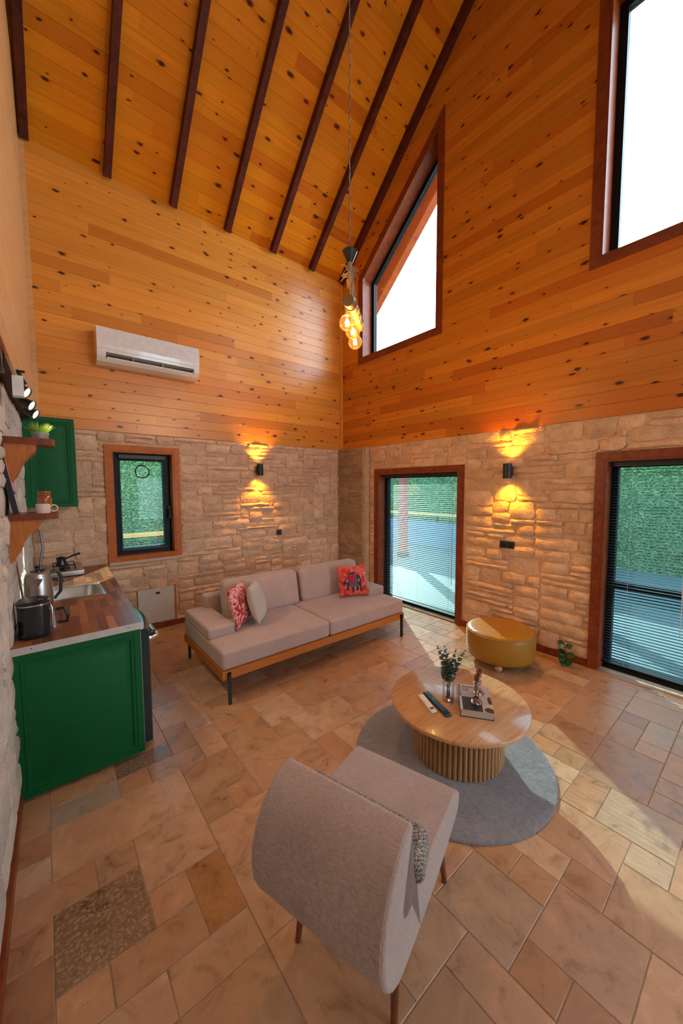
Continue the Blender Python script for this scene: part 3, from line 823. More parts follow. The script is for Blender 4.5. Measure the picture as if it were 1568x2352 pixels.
# ring on the window pane
m = MB(); pts = []
for k in range(33):
    a = 2*math.pi*k/32; pts.append((.0785*math.cos(a), 0, .0785*math.sin(a)))
m.tube(pts, .0085, 8, False)
tag(m.build('ring_ornament', M['black_metal'], loc=(1.006, A+.048, 2.055), smooth=60), 'black ring hanging in front of the blind of the casement window', 'ornament')

# ------------------------------------------------------------------ outside
def hedge_mat():
    t = NT('hedge_leaves'); o = t.pos(); n = t.noise(o, 9, 6, .7); v = t.voro(o, 26)
    f = t.math('ADD', t.math('MULTIPLY', n, .6), t.math('MULTIPLY', v, .5))
    t.col(t.ramp(f, [(.30, (.012, .05, .015)), (.55, (.06, .17, .06)), (.78, (.20, .32, .14))])); t.set(rough=.8); t.bump(v, 1.0, .05); return t.m
M['hedge'] = hedge_mat()
M['terrace'] = plain('terrace_stone', (.050, .088, .098), .8)
M['post_red'] = plain('red_post', (.30, .075, .06), .6)
M['deck_blue'] = plain('slate_parapet', (.10, .17, .24), .7)
M['rail_wood'] = plain('ochre_rail', (.60, .36, .12), .5)
M['white_bin'] = plain('white_bin', (.75, .75, .75), .5)
struct(MB().box(-12, -14, -.30, 22, 22, -.06).build('ground', M['terrace']), 'pale terrace paving outside the doors')
def hedge(label, p0, p1, h, th):
    m = MB(); d = Vector((p1[0]-p0[0], p1[1]-p0[1], 0)); L = d.length; d.normalize(); nrm = Vector((-d.y, d.x, 0))
    nu = int(L/.22); nv = int(h/.22); rnd = random.Random(3)
    for side in (-1, 1):
        off = len(m.v)
        for k in range(nv+1):
            for i in range(nu+1):
                p = Vector((p0[0], p0[1], -.06))+d*(L*i/nu)+Vector((0, 0, h*k/nv))+nrm*side*(th/2+rnd.uniform(-.05, .05))
                if k == nv: p += Vector((0, 0, rnd.uniform(-.06, .06)))
                m.v.append(tuple(p))
        for k in range(nv):
            for i in range(nu):
                a = off+k*(nu+1)+i; q = (a, a+1, a+nu+2, a+nu+1); m.f.append(q if side < 0 else tuple(reversed(q)))
    n1 = (nu+1)*(nv+1); t0 = nv*(nu+1)
    for i in range(nu): m.f.append((t0+i, t0+i+1, n1+t0+i+1, n1+t0+i))
    return tag(m.build('hedge', M['hedge'], smooth=50), label, 'hedge')
hedge('tall clipped green hedge beyond the terrace, seen through the glazed doors', (10.6, -9), (10.6, 14), 3.0, .6)
hedge('tall clipped green hedge close behind the casement window', (-6, 9.0), (4.6, 9.0), 2.9, .6)
def post(x, y, h, label):
    e = thing('porch_post', label, 'post', (x, y, -.06), group='red terrace posts')
    MB().box(-.09, -.09, 0, .09, .09, h).build('shaft', M['post_red'], e); MB().box(-.11, -.11, 0, .11, .11, .12).build('base', M['black_metal'], e)
post(7.6, 6.55, 2.9, 'red terrace post seen through the left side of the sofa-side door')
post(7.6, 4.15, 2.9, 'red terrace post seen through the right side of the sofa-side door')
post(7.6, .55, 2.9, 'red terrace post seen through the glazed door at the right edge')
def parapet(label, p0, p1):
    e = thing('parapet', label, 'parapet', (p0[0], p0[1], -.06)); d = Vector((p1[0]-p0[0], p1[1]-p0[1], 0))
    ax = 0 if abs(d.x) > abs(d.y) else 1
    t = Vector((.05, .05, 0)); q = d+t
    MB().box(-.05, -.05, 0, q.x, q.y, .80).build('wall_panel', M['deck_blue'], e)
    MB().box(-.08, -.08, 1.00, q.x+.03, q.y+.03, 1.06).build('handrail', M['rail_wood'], e)
    n = int(d.length/1.2)
    for k in range(n+1):
        p = d*(k/n); MB().box(p.x-.025, p.y-.025, .80, p.x+.025, p.y+.025, 1.0).build('baluster', M['black_metal'], e)
parapet('slate blue parapet with ochre handrail at the far side of the terrace', (9.6, 5.6), (9.6, 12))
parapet('slate blue parapet with ochre handrail behind the casement window', (-3.2, 7.6), (6.6, 7.6))
e = thing('waste_bin', 'white bin standing on the terrace by the parapet end', 'bin', (9.2, 5.3, -.06))
MB().rbox((0, 0, .38), (.2, .2, .38), .04).build('bin_body', M['white_bin'], e, smooth=40); MB().rbox((0, 0, .79), (.22, .22, .03), .02).build('bin_lid', M['white_bin'], e, smooth=40)
# exposed verge rafter under the roof overhang
e = thing('verge_rafter', 'reddish verge rafter of the roof overhang seen through the trapezoid window', 'rafter', (B+T+.55, A, ZE-.02))
dd = Vector((0, -cl, sl)); nn = Vector((0, -sl, -cl))
v0 = [Vector((sx, 0, 0))+nn*q for sx, q in ((-.07, 0), (.07, 0), (.07, .22), (-.07, .22))]
p8 = [v-dd*.7 for v in v0]; p8b = [v+dd*LEN for v in v0]
MB().hexa([p8[0], p8[1], p8[2], p8[3], p8b[0], p8b[1], p8b[2], p8b[3]]).build('beam', M['casing'], e)

# ------------------------------------------------------------------ sofa
sf = thing('sofa', 'pinkish beige two-seat sofa on a wooden plinth with thin black legs', 'sofa', (2.265, 3.46, 0))
hx, hy = 1.155, .535
m = MB(); z0, z1 = .215, .29
m.box(-hx, -hy, z0, hx, -hy+.03, z1); m.box(-hx, hy-.03, z0, hx, hy, z1); m.box(-hx, -hy+.03, z0, -hx+.03, hy-.03, z1); m.box(hx-.03, -hy+.03, z0, hx, hy-.03, z1); m.box(-hx+.03, -hy+.03, z1-.03, hx-.03, hy-.03, z1-.004)
m.build('plinth', M['sofa_wood'], sf)
for sx in (-1, 1):
    for sy in (-1, 1):
        m = MB().box(-.012, -.012, 0, .012, .012, .275); m.box(-.012, -.012 if sy > 0 else -.014, .245, .012, .014, .275)
        m.build('leg', M['black_metal'], sf, (sx*(hx-.055), sy*(hy+.0125), 0))
def puff(h, b, base=0):
    def f(q):
        k = max(0, 1-(q.x/h[0])**2)*max(0, 1-(q.y/h[1])**2)
        return (q.x, q.y, q.z+(b*k if q.z > 0 else 0))
    return f
for sx in (-1, 1):
    h = (hx/2-.003, hy-.005, .082)
    MB().rbox((sx*hx/2, 0, .372), h, .028, 8, 4, puff(h, .018)).build('seat_cushion', M['sofa'], sf, smooth=60)
    h = (.13, .355, .055)
    MB().rbox((sx*(hx-.132), .155, .505), h, .026, 6, 4, puff(h, .008)).build('armrest', M['sofa'], sf, smooth=60)
MB().rbox((-.02, hy-.075, .55), (hx-.20, .065, .15), .03, 6, 4).build('back_panel', M['sofa'], sf, smooth=60)
for sx, w in ((-1, .462), (1, .470)):
    def fb(q, w=w):
        k = max(0, 1-(q.x/w)**2)*max(0, 1-(q.z/.215)**2)
        y = q.y-(.028*k if q.y < 0 else -.01*k)
        return (q.x, y+(q.z+.2)*.20, q.z)
    MB().rbox((.15+sx*.472-(.02 if sx < 0 else 0)-.02, .255, .645), (w, .085, .205), .055, 8, 5, fb).build('back_cushion', M['sofa'], sf, smooth=60)

# ------------------------------------------------------------------ scatter cushions
def cushion_surf(u, v, w, t, side):
    e = max(0, (1-u*u)*(1-v*v))**.42
    x = u*w*(1-.07*(1-v*v)*abs(u)**3); y = v*w*(1-.07*(1-u*u)*abs(v)**3)
    return Vector((x, side*(t*e+.003), y))
def cushion(name, label, mat, w, t, loc, rot, n=18):
    m = MB()
    for side in (-1, 1):
        o = len(m.v)
        for j in range(n+1):
            for i in range(n+1): m.v.append(tuple(cushion_surf(-1+2*i/n, -1+2*j/n, w, t, side)))
        for j in range(n):
            for i in range(n):
                a = o+j*(n+1)+i; q = (a, a+1, a+n+2, a+n+1); m.f.append(q if side < 0 else tuple(reversed(q)))
    nn1 = (n+1)*(n+1); edge = [(i, 0) for i in range(n)]+[(n, j) for j in range(n)]+[(i, n) for i in range(n, 0, -1)]+[(0, j) for j in range(n, 0, -1)]
    ids = [j*(n+1)+i for i, j in edge]
    for a, b in zip(ids, ids[1:]+ids[:1]): m.f.append((b, a, nn1+a, nn1+b))
    e = thing(name, label, 'cushion', loc); e.rotation_euler = rot
    m.build('cover', mat, e, smooth=70); return e
def inside(poly, x, y):
    c = False; n = len(poly)
    for i in range(n):
        x1, y1 = poly[i]; x2, y2 = poly[i-1]
        if (y1 > y) != (y2 > y) and x < (x2-x1)*(y-y1)/(y2-y1)+x1: c = not c
    return c
def printed(e, name, mat, polys, w, t, off=.0015, n=80):
    m = MB()
    for poly in polys:
        us = [p[0] for p in poly]; vs_ = [p[1] for p in poly]
        for i in range(int((min(us)+1)/2*n), int((max(us)+1)/2*n)+1):
            for j in range(int((min(vs_)+1)/2*n), int((max(vs_)+1)/2*n)+1):
                uc, vc = -1+2*(i+.5)/n, -1+2*(j+.5)/n
                if not inside(poly, uc, vc): continue
                q = [cushion_surf(-1+2*a/n, -1+2*b/n, w, t, -1)-Vector((0, off, 0)) for a, b in ((i, j), (i+1, j), (i+1, j+1), (i, j+1))]
                m.add(q, [(0, 1, 2, 3)])
    if m.v: m.build(name, mat, e)
SX, SY = 2.265, 3.46
c1 = cushion('scatter_cushion', 'pink and crimson floral cushion leaning on the left sofa arm', M['pink_floral'], .195, .062, (1.497, 3.43, .675), (R(-14), R(0), R(46)))
cushion('scatter_cushion', 'plain light grey cushion beside the pink floral one', M['grey_cushion'], .190, .076, (1.668, 3.40, .675), (R(-16), R(4), R(55)))
e = cushion('scatter_cushion', 'red and pink cushion printed with an elephant at the right sofa arm', M['red_floral'], .196, .062, (3.005, 3.42, .662), (R(-18), 0, R(-20)))
el = 1.0
body = [(-.42, .12), (-.36, .30), (.30, .36), (.44, .20), (.48, -.05), (.46, -.42), (.50, -.68), (.36, -.70), (.34, -.40), (.26, -.30), (.24, -.66), (.08, -.66), (.10, -.30), (-.06, -.30), (-.04, -.74), (-.20, -.76), (-.22, -.32), (-.38, -.35), (-.44, -.62), (-.60, -.60), (-.50, -.20), (-.62, -.22), (-.74, -.30), (-.80, -.12), (-.62, .08), (-.52, .22)]
printed(e, 'elephant_print', M['navy'], [body, [(-.36, .36), (-.40, .60), (-.28, .44), (-.06, .56), (.06, .54), (.12, .60), (.06, .38)]], .196, .062)
printed(e, 'saddle_cloth_print', M['magenta'], [[(-.40, .36), (.06, .36), (.10, -.26), (-.36, -.28)]], .196, .062, .003)
printed(e, 'border_print', M['teal'], [[(.06, .36), (.16, .34), (.22, -.40), (-.30, -.42), (-.30, -.28), (.10, -.26)]], .196, .062, .003)
printed(e, 'ear_print', M['tan'], [[(-.58, .02), (-.46, .14), (-.42, .0), (-.52, -.14)]], .196, .062, .003)
printed(e, 'flank_print', M['tan'], [[(.24, .10), (.36, .12), (.36, -.14), (.26, -.10)]], .196, .062, .003)

# ------------------------------------------------------------------ armchair
ca = R(17); ch = thing('armchair', 'grey beige fabric lounge chair seen from behind, curved back and brown legs', 'armchair', (.785, .96, 0), ca)
prof = [(.012, .756), (-.030, .750), (-.070, .732), (-.108, .704), (-.142, .664), (-.170, .612), (-.188, .552), (-.193, .490), (-.184, .425), (-.160, .368), (-.125, .326), (-.085, .304), (-.03, .297), (.10, .298), (.25, .308), (.40, .332), (.52, .362),
        (.562, .385), (.582, .415), (.583, .445), (.565, .468), (.53, .477), (.40, .482), (.25, .486), (.10, .486), (.02, .484), (-.022, .488), (-.040, .505), (-.042, .535), (-.028, .580), (-.008, .625), (.012, .668), (.028, .705), (.034, .732), (.028, .750)]
hw = .27; n = len(prof); m = MB(); cen = Vector((.08, 0, .42))
lay_ = [(-hw, .985), (-hw+.004, .994), (-hw+.012, 1.0), (0, 1.0), (hw-.012, 1.0), (hw-.004, .994), (hw, .985)]
def inset(k, d):
    p, q, r_ = (Vector((prof[(k+o_) % n][0], prof[(k+o_) % n][1])) for o_ in (-1, 0, 1))
    a = (r_-p).normalized(); return q+Vector((-a.y, a.x))*d*-1
for y, s in lay_:
    d = (1-s)*.8
    for k in range(n):
        q = inset(k, -d) if d else Vector(prof[k]); m.v.append((q.x, y, q.y))
for a in range(len(lay_)-1):
    for k in range(n): m.f.append((a*n+k, a*n+(k+1) % n, (a+1)*n+(k+1) % n, (a+1)*n+k))
def cap_faces(base, rev):
    # split the side into the back part and the seat part so that the notch stays concave
    seat = list(range(9, 28)); back = list(range(0, 10))+list(range(27, n))
    bm = bmesh.new(); vs = [bm.verts.new((prof[k][0], 0, prof[k][1])) for k in range(n)]
    f = bm.faces.new(vs); r_ = bmesh.ops.triangulate(bm, faces=[f]); bm.verts.index_update()
    tris = [tuple(v.index for v in g.verts) for g in bm.faces]; bm.free()
    ref = None
    for t in tris:
        t = tuple(base+i for i in t); m.f.append(tuple(reversed(t)) if rev else t)
cap_faces(0, False); cap_faces((len(lay_)-1)*n, True)
me = bpy.data.meshes.new('shell'); me.from_pydata(m.v, [], m.f); me.update()
bm = bmesh.new(); bm.from_mesh(me); bmesh.ops.recalc_face_normals(bm, faces=bm.faces); bm.to_mesh(me); bm.free()
link('upholstered_shell', me, M['chair'], ch, smooth=22)
for fx, sy, tx, ty in ((.035, -1, -.02, .215), (.035, 1, -.02, .215), (.50, -1, .555, .215), (.50, 1, .555, .215)):
    pass
for top, bot in (((.05, -.20, .31), (.005, -.215, 0)), ((.05, .20, .31), (.005, .215, 0)), ((.47, -.20, .35), (.555, -.215, 0)), ((.47, .20, .35), (.555, .215, 0))):
    MB().tube([bot, top], [.0125, .021], 12).build('leg', M['leg_wood'], ch, smooth=60)
kn = thing('knit_cushion', 'small black and beige knitted cushion lying in the armchair', 'cushion', (.785+.118*math.cos(ca)+.018*math.sin(ca), .96+.118*math.sin(ca)-.018*math.cos(ca), .556), ca)
def sq(q): return (q.x-.30*q.z, q.y+.012*math.sin(q.x*20), q.z)
MB().rbox((0, 0, 0), (.080, .262, .064), .034, 6, 5, sq).build('cover', M['knit'], kn, smooth=70)

# ------------------------------------------------------------------ rug and coffee table
rg = MB(); RR = .648
prof_r = [(0, .016)]+[(RR*k/14, .016) for k in range(1, 14)]+[(RR-.012, .016), (RR-.003, .012), (RR, .006), (RR-.002, .0005), (0, .0005)]
rg.lathe(prof_r, 72, cap=False)
rn = random.Random(5)
rg.v = [(x, y, z+(rn.uniform(-.0015, .0015) if z > .012 else 0)) for x, y, z in rg.v]
rug = tag(rg.build('round_rug', M['rug'], loc=(2.10, 1.373, 0), smooth=60), 'round grey shaggy rug under the coffee table', 'rug')
TX, TY, TZ = 2.172, 1.362, .378
tb = thing('coffee_table', 'round oak coffee table on a ribbed drum base', 'table', (TX, TY, .0185))
MB().lathe([(0, TZ-.046), (.448, TZ-.046), (.455, TZ-.042), (.456, TZ-.022), (.452, TZ-.018), (0, TZ-.018)], 72, cap=False).build('tabletop', M['table_wood'], tb, smooth=50)
MB().lathe([(.288, 0), (.288, TZ-.047)], 48).build('drum', M['rib_wood'], tb, smooth=30)
rib = MB(); pr = [(.0, -.0145), (.010, -.0125), (.0165, -.006), (.0175, 0), (.0165, .006), (.010, .0125), (0, .0145)]
n = len(pr); vs = [(a, b, .002) for a, b in pr]+[(a, b, TZ-.048) for a, b in pr]
rib.add(vs, [tuple(range(n-1, -1, -1)), tuple(range(n, 2*n))]+[(i, (i+1) % n, n+(i+1) % n, n+i) for i in range(n)])
rme = bpy.data.meshes.new('rib'); rme.from_pydata(rib.v, [], rib.f); rme.update()
NR = 60
for k in range(NR):
    a = 2*math.pi*k/NR; link('rib', rme, M['rib_wood'], tb, (.2875*math.cos(a), .2875*math.sin(a), 0), (0, 0, a), smooth=50 if k == 0 else None)
TT = .0185+TZ-.018+.0004                                     # table top surface
# vase with eucalyptus
vz = thing('glass_vase', 'tall clear glass vase on the coffee table', 'vase', (2.105, 1.395, TT))
MB().lathe([(0, 0), (.036, 0), (.038, .004), (.040, .20), (.0385, .20), (.0365, .012), (0, .012)], 28, cap=False).build('vase_body', M['vase_glass'], vz, smooth=50)
MB().lathe([(0, .0005), (.034, .0005), (.0345, .010), (.02, .016), (0, .017)], 28, cap=False).build('vase_base', real_glass('solid_glass', (.95, .93, .93)), vz, smooth=50)
eu = thing('eucalyptus_sprigs', 'bunch of grey green eucalyptus sprigs in the glass vase', 'plant', (2.105, 1.395, TT+.02))
rn = random.Random(11); lm = MB()
def leaf(m, p, d, w, l, nrm):
    s = d.cross(nrm).normalized()
    pts = [p, p+d*l*.3+s*w*.45, p+d*l*.65+s*w*.5, p+d*l, p+d*l*.65-s*w*.5, p+d*l*.3-s*w*.45]; mid = p+d*l*.5+nrm*w*.12
    th = nrm*.0008
    vs = pts+[mid]+[q-th for q in pts]+[mid-th]
    m.add(vs, [(i, (i+1) % 6, 6) for i in range(6)]+[(7+(i+1) % 6, 7+i, 13) for i in range(6)]+[(i, 7+i, 7+(i+1) % 6, (i+1) % 6) for i in range(6)])
for k, (dx, dy, L) in enumerate(((-.035, .065, .37), (.0, .035, .36), (.060, -.010, .34), (.095, -.050, .33), (.012, .03, .25), (-.03, .03, .235), (.045, -.03, .235), (.02, -.01, .28))):
    pts = []
    for q in range(9):
        t = q/8; pts.append(Vector((dx*t*t*1.15-.006*(1-t)*(k-3), dy*t*t, L*t*(1-.05*t))))
    MB().tube(pts, [.0022*(1-.6*q/8) for q in range(9)], 6).build('stem', M['twig'], eu)
    steps = 18
    for q in range(5, steps+1):
        t = q/steps; f_ = t*8; i = min(7, int(f_)); p = pts[i].lerp(pts[i+1], f_-i)
        if p.z < .11: continue
        w = (.036 if t < .68 else .036-.075*(t-.68)); ax = (pts[i+1]-pts[i]).normalized()
        a0 = q*1.57+k
        for sgn in (0, math.pi):
            a = a0+sgn+rn.uniform(-.3, .3); d = (Vector((math.cos(a), math.sin(a), .45))+ax*.2).normalized()
            nrm = (ax-d*ax.dot(d)).normalized(); leaf(lm, p, d, w, w*1.1, nrm)
o = lm.build('leaves', M['eucalyptus'], eu); o['kind'] = 'stuff'
# book
ba = R(-37.5-0)
bv = Vector((2.375-2.062, 1.415-1.19, 0)); bang = math.atan2(bv.y, bv.x)
bl, bw, bh = .315, .205, .048
bk = thing('hardcover_book', 'thick hardcover book with striped spine and pale cover lying on the coffee table', 'book', (2.200, 1.250, TT), bang)
MB().box(-bl/2, -bw/2, 0, bl/2, bw/2, .003).build('back_cover', M['cover_dark'], bk)
MB().box(-bl/2+.004, -bw/2+.006, .003, bl/2-.004, bw/2-.003, bh-.003).build('pages', M['page'], bk)
MB().box(-bl/2, -bw/2, bh-.003, bl/2, bw/2, bh).build('front_cover', M['cover_light'], bk)
MB().box(-bl/2, bw/2-.003, .003, bl/2, bw/2, bh-.003).build('spine', M['cover_dark'], bk)
def flat(name, poly, z, mat, par): 
    nn_ = len(poly); MB().add([(x, y, z) for x, y in poly]+[(x, y, z-.0006) for x, y in poly], [tuple(range(nn_)), tuple(range(2*nn_-1, nn_-1, -1))]+[((i+1) % nn_, i, nn_+i, nn_+(i+1) % nn_) for i in range(nn_)]).build(name, mat, par)
flat('cover_print', [(-bl/2, -.035), (-.005, -.035), (-.005, bw/2-.016), (-bl/2, bw/2-.016)], bh+.0012, M['cover_dark'], bk)
flat('cover_print', [(-bl/2, -.100), (-bl/2+.04, -.100), (-bl/2+.055, -.07), (-bl/2+.035, -.045), (-bl/2+.01, -.05), (-bl/2, -.07)], bh+.0014, M['cover_dark'], bk)
flat('cover_print', [(-.06, -.100), (.01, -.100), (.03, -.088), (.0, -.075), (-.06, -.080)], bh+.0014, M['cover_dark'], bk)
for k in range(14):
    x = -bl/2+.012+k*.0215
    flat('spine_stripe', [(x, bw/2-.014), (x+.010, bw/2-.014), (x+.010, bw/2-.001), (x, bw/2-.001)], bh+.0014, M['white_print'] if k < 7 else M['cover_dark'], bk)
def text(name, s, size, mat, par, loc, rot, ext=.0003, align='LEFT'):
    cu = bpy.data.curves.new(name, 'FONT'); cu.body = s; cu.size = size; cu.extrude = ext; cu.align_x = align
    to = bpy.data.objects.new('tmp', cu); COL.objects.link(to); dg = bpy.context.evaluated_depsgraph_get()
    me = bpy.data.meshes.new_from_object(to.evaluated_get(dg)); bpy.data.objects.remove(to); me.materials.clear()
    return link(name, me, mat, par, loc, rot)
text('cover_title', 'ESSENCE', .034, M['cover_dark'], bk, (bl/2-.045, bw/2-.025, bh+.0008), (0, 0, R(-90)))
text('cover_title', 'DE', .034, M['cover_dark'], bk, (bl/2-.082, bw/2-.025, bh+.0008), (0, 0, R(-90)))
# glass candle holders
def candle(label, p, h, rot=0):
    e = thing('glass_candle_holder', label, 'candle holder', p, group='smoked glass candle holders')
    pr = [(0, 0), (.036, 0), (.037, .004), (.030, .014), (.016, .026), (.009, .032), (.013, .040), (.009, .048), (.018, .060), (.020, .070), (.014, .080), (.008, .086), (.011, .093), (.020, .098), (.021, .104), (.016, .108), (.0185, .140), (.0165, .140), (.014, .112), (0, .110)]
    pr = [(r_*1.0, z*h/.14) for r_, z in pr]
    MB().lathe(pr, 24, cap=False).build('glass_stem', real_glass('smoked_crystal', (.50, .34, .30)), e, smooth=35); return e
candle('smoked glass candle holder standing on the book', (2.155, 1.215, TT+bh+.002), .185)
candle('smoked glass candle holder at the far end of the book, behind the other', (2.262, 1.262, TT+bh+.002), .165)
# remotes
def remote(label, p0, p1, w, h, mat, keymat, keys):
    d = Vector((p1[0]-p0[0], p1[1]-p0[1], 0)); L = d.length; e = thing('remote_control', label, 'remote control', ((p0[0]+p1[0])/2, (p0[1]+p1[1])/2, TT), math.atan2(d.y, d.x), 'remotes on the coffee table')
    MB().rbox((0, 0, h/2), (L/2, w/2, h/2), .005, 3, 3).build('body', mat, e, smooth=50)
    for (x, y, a, b, km) in keys: MB().rbox((x*L, y*w, h), (a/2, b/2, .002), .001, 1, 1).build('key', km, e)
    return e
remote('ivory air conditioner remote on the coffee table', (1.995, 1.545), (1.905, 1.365), .042, .016, M['ivory'], None, [(-.1, 0, .022, .022, M['white_plastic']), (.33, 0, .02, .026, M['remote']), (-.32, 0, .012, .012, M['white_plastic'])])
remote('long dark television remote with many small keys on the coffee table', (2.05, 1.545), (1.945, 1.285), .046, .017, M['remote'], None,
       [(-.40+.055*i, -.25+.25*j, .008, .008, M['key']) for i in range(14) for j in range(3) if i not in (4, 5)]+[(-.145, 0, .026, .026, M['key'])])

# ------------------------------------------------------------------ pouf
pf = thing('round_pouf', 'round mustard leather pouf on wooden ball feet by the stone wall', 'pouf', (3.70, 1.832, 0))
pr = [(0, .070), (.30, .070), (.325, .078), (.336, .100), (.342, .20), (.343, .30), (.336, .335), (.318, .354), (.29, .361), (.2, .366), (0, .368)]
MB().lathe(pr, 56, cap=False).build('upholstery', M['leather'], pf, smooth=50, color=(.36, .165, .016, 1))
MB().lathe([(.337, .331), (.342, .334), (.340, .340), (.334, .341)], 56, cap=False).build('piping', M['leather'], pf, smooth=60, color=(.32, .14, .015, 1))
for a in (205, 325, 85):
    MB().ball((.275*math.cos(R(a)), .275*math.sin(R(a)), .037), .037).build('ball_foot', M['ball_wood'], pf, smooth=60)
# leafy sprig at the skirting
sp = thing('leafy_sprig', 'dark green leafy sprig in front of the skirting right of the pouf', 'plant', (4.12, 1.345, 0))
lm = MB(); rn = random.Random(4)
pts = [Vector((.05, 0, .0)), Vector((.03, .005, .07)), Vector((.0, -.005, .13)), Vector((.01, .01, .185))]
MB().tube(pts, .004, 6).build('stem', M['twig'], sp)
for k, (p, d, w) in enumerate([(pts[3], (-.25, .6, .5), .07), (pts[3], (.2, -.7, .3), .062), (pts[2], (-.5, .55, .1), .07), (pts[2], (-.3, -.8, -.1), .075), (pts[1], (-.7, .25, -.1), .08), (pts[1], (-.6, -.6, -.35), .085), (pts[1], (-.75, -.05, -.55), .09), (pts[2], (-.7, .0, .5), .06)]):
    d = Vector(d).normalized(); nrm = Vector((-.6, -.4, .7)); nrm = (nrm-d*nrm.dot(d)).normalized(); mm = MB(); leaf(mm, p, d, w, w*1.25, nrm); mm.build('leaf', M['leaf'], sp)

# ------------------------------------------------------------------ wall fittings
def sconce(label, loc, rz):
    e = thing('wall_sconce', label, 'wall lamp', loc, rz, 'black up-down wall lamps')       # local -y points into the room
    MB().box(-.028, -.055, -.05, .028, 0, .05).build('bracket', M['black_metal'], e)
    MB().lathe([(.041, -.085), (.047, -.085), (.047, .085), (.041, .085)], 24, (0, -.085, 0), False).add(*(lambda q: (q.v, q.f))(MB().lathe([(.041, .085), (.041, -.085)], 24, (0, -.085, 0), False))).build('tube', M['black_metal'], e, smooth=40)
    for s in (-1, 1):
        MB().lathe([(0, s*.060), (.040, s*.060)] if s > 0 else [(.040, s*.060), (0, s*.060)], 20, (0, -.085, 0), False).build('lens', M['sconce_face'], e)
        l = bpy.data.lights.new('sconce_beam', 'SPOT'); l.energy = 7; l.color = (1, .44, .02); l.spot_size = R(104); l.spot_blend = .75; l.shadow_soft_size = .03
        o = bpy.data.objects.new('beam', l); COL.objects.link(o); o.parent = e; o.location = (0, -.085, s*.078); o.rotation_euler = (0 if s < 0 else R(180), 0, 0)
sconce('small black up and down wall lamp on the back wall above the sofa', (2.565, A-.03, 2.115), 0)
sconce('small black up and down wall lamp between the two glazed doors', (B-.03, 2.022, 2.03), R(-90))
e = thing('wall_socket', 'single dark wall socket on the back wall below the lamp', 'socket', (2.928, A-.036, 1.13))
MB().rbox((0, .012, 0), (.042, .014, .042), .006).build('plate', M['teal_black'], e, smooth=40); MB().lathe([(0, 0), (.021, 0), (.021, .006)], 18).build('insert', M['black_metal'], e, (0, -.004, 0), (R(90), 0, 0))
e = thing('wall_socket', 'dark double wall socket on the stone between the doors', 'socket', (B-.036, 2.045, 1.165), R(-90))
MB().rbox((0, .012, 0), (.085, .014, .042), .006).build('plate', M['black_metal'], e, smooth=40)
for x in (-.042, .042): MB().lathe([(.021, 0), (.024, .003), (.024, .007), (0, .007)], 18).build('insert', M['black_plastic'], e, (x, -.001, 0), (R(90), 0, 0))
# white access panel
e = thing('access_panel', 'white painted access panel with an oval finger hole low on the back wall', 'panel', (1.115, A-.03, .315))
MB().box(-.222, 0, -.222, .205, .03, .228).build('door', M['white_paint'], e)
for a in ((-.232, -.004, -.230, -.222, .03, .236), (.205, -.004, -.230, .222, .03, .236)): MB().box(*a).build('frame_bar', M['casing_light' if a[0] > 0 else 'white_paint'], e)
m = MB().lathe([(0, 0), (.028, 0), (.028, .003)], 20); m.v = [(x, y*.55, z) for x, y, z in m.v]; m.build('finger_hole', M['black_metal'], e, (0, -.0005, .165), (R(90), 0, 0))
# air conditioner
ac = thing('air_conditioner', 'white split air conditioner on the pine back wall', 'air conditioner', (1.106, A-.018, 3.26))
prf = [(0, 0), (-.10, -.005), (-.17, .02), (-.205, .075), (-.215, .13), (-.222, .20), (-.225, .33), (-.215, .385), (-.19, .395), (0, .395)]
hwid = .557
# body with an air slot cut into the lower front: three prisms around the slot
def sect(m, poly, x0, x1): m.prism([(x0, y, z) for y, z in poly], (0, 0, 0), (x1-x0, 0, 0))
upper = [(0, .10), (-.150, .118), (-.213, .118), (-.222, .20), (-.225, .33), (-.215, .385), (-.19, .395), (0, .395)]
lower = [(0, 0), (-.10, -.005), (-.17, .02), (-.192, .052), (-.150, .060), (0, .060)]
m = MB(); sect(m, upper, -hwid, hwid); sect(m, lower, -hwid, hwid); 
endp = [(0, .058), (-.19, .050), (-.205, .075), (-.2145, .12), (0, .12)]
sect(m, endp, -hwid, -hwid+.085); sect(m, endp, hwid-.065, hwid); m.build('casing_body', M['white_plastic'], ac)
MB().box(-hwid+.085, -.12, .058, hwid-.065, -.01, .12).build('outlet', M['black_plastic'], ac)
m = MB(); sect(m, [(-.186, .050), (-.194, .052), (-.201, .070), (-.196, .072)], -hwid+.095, hwid-.072); m.build('flap', M['white_plastic'], ac)
for x in (-.2, .12): MB().box(x, -.19, .06, x+.006, -.15, .116).build('louvre', M['white_plastic'], ac)
m = MB(); sect(m, [(-.2255, .150), (-.2235, .150), (-.2235, .1525), (-.2260, .1525)], -hwid+.004, hwid-.004); m.build('panel_seam', M['white_paint'], ac)

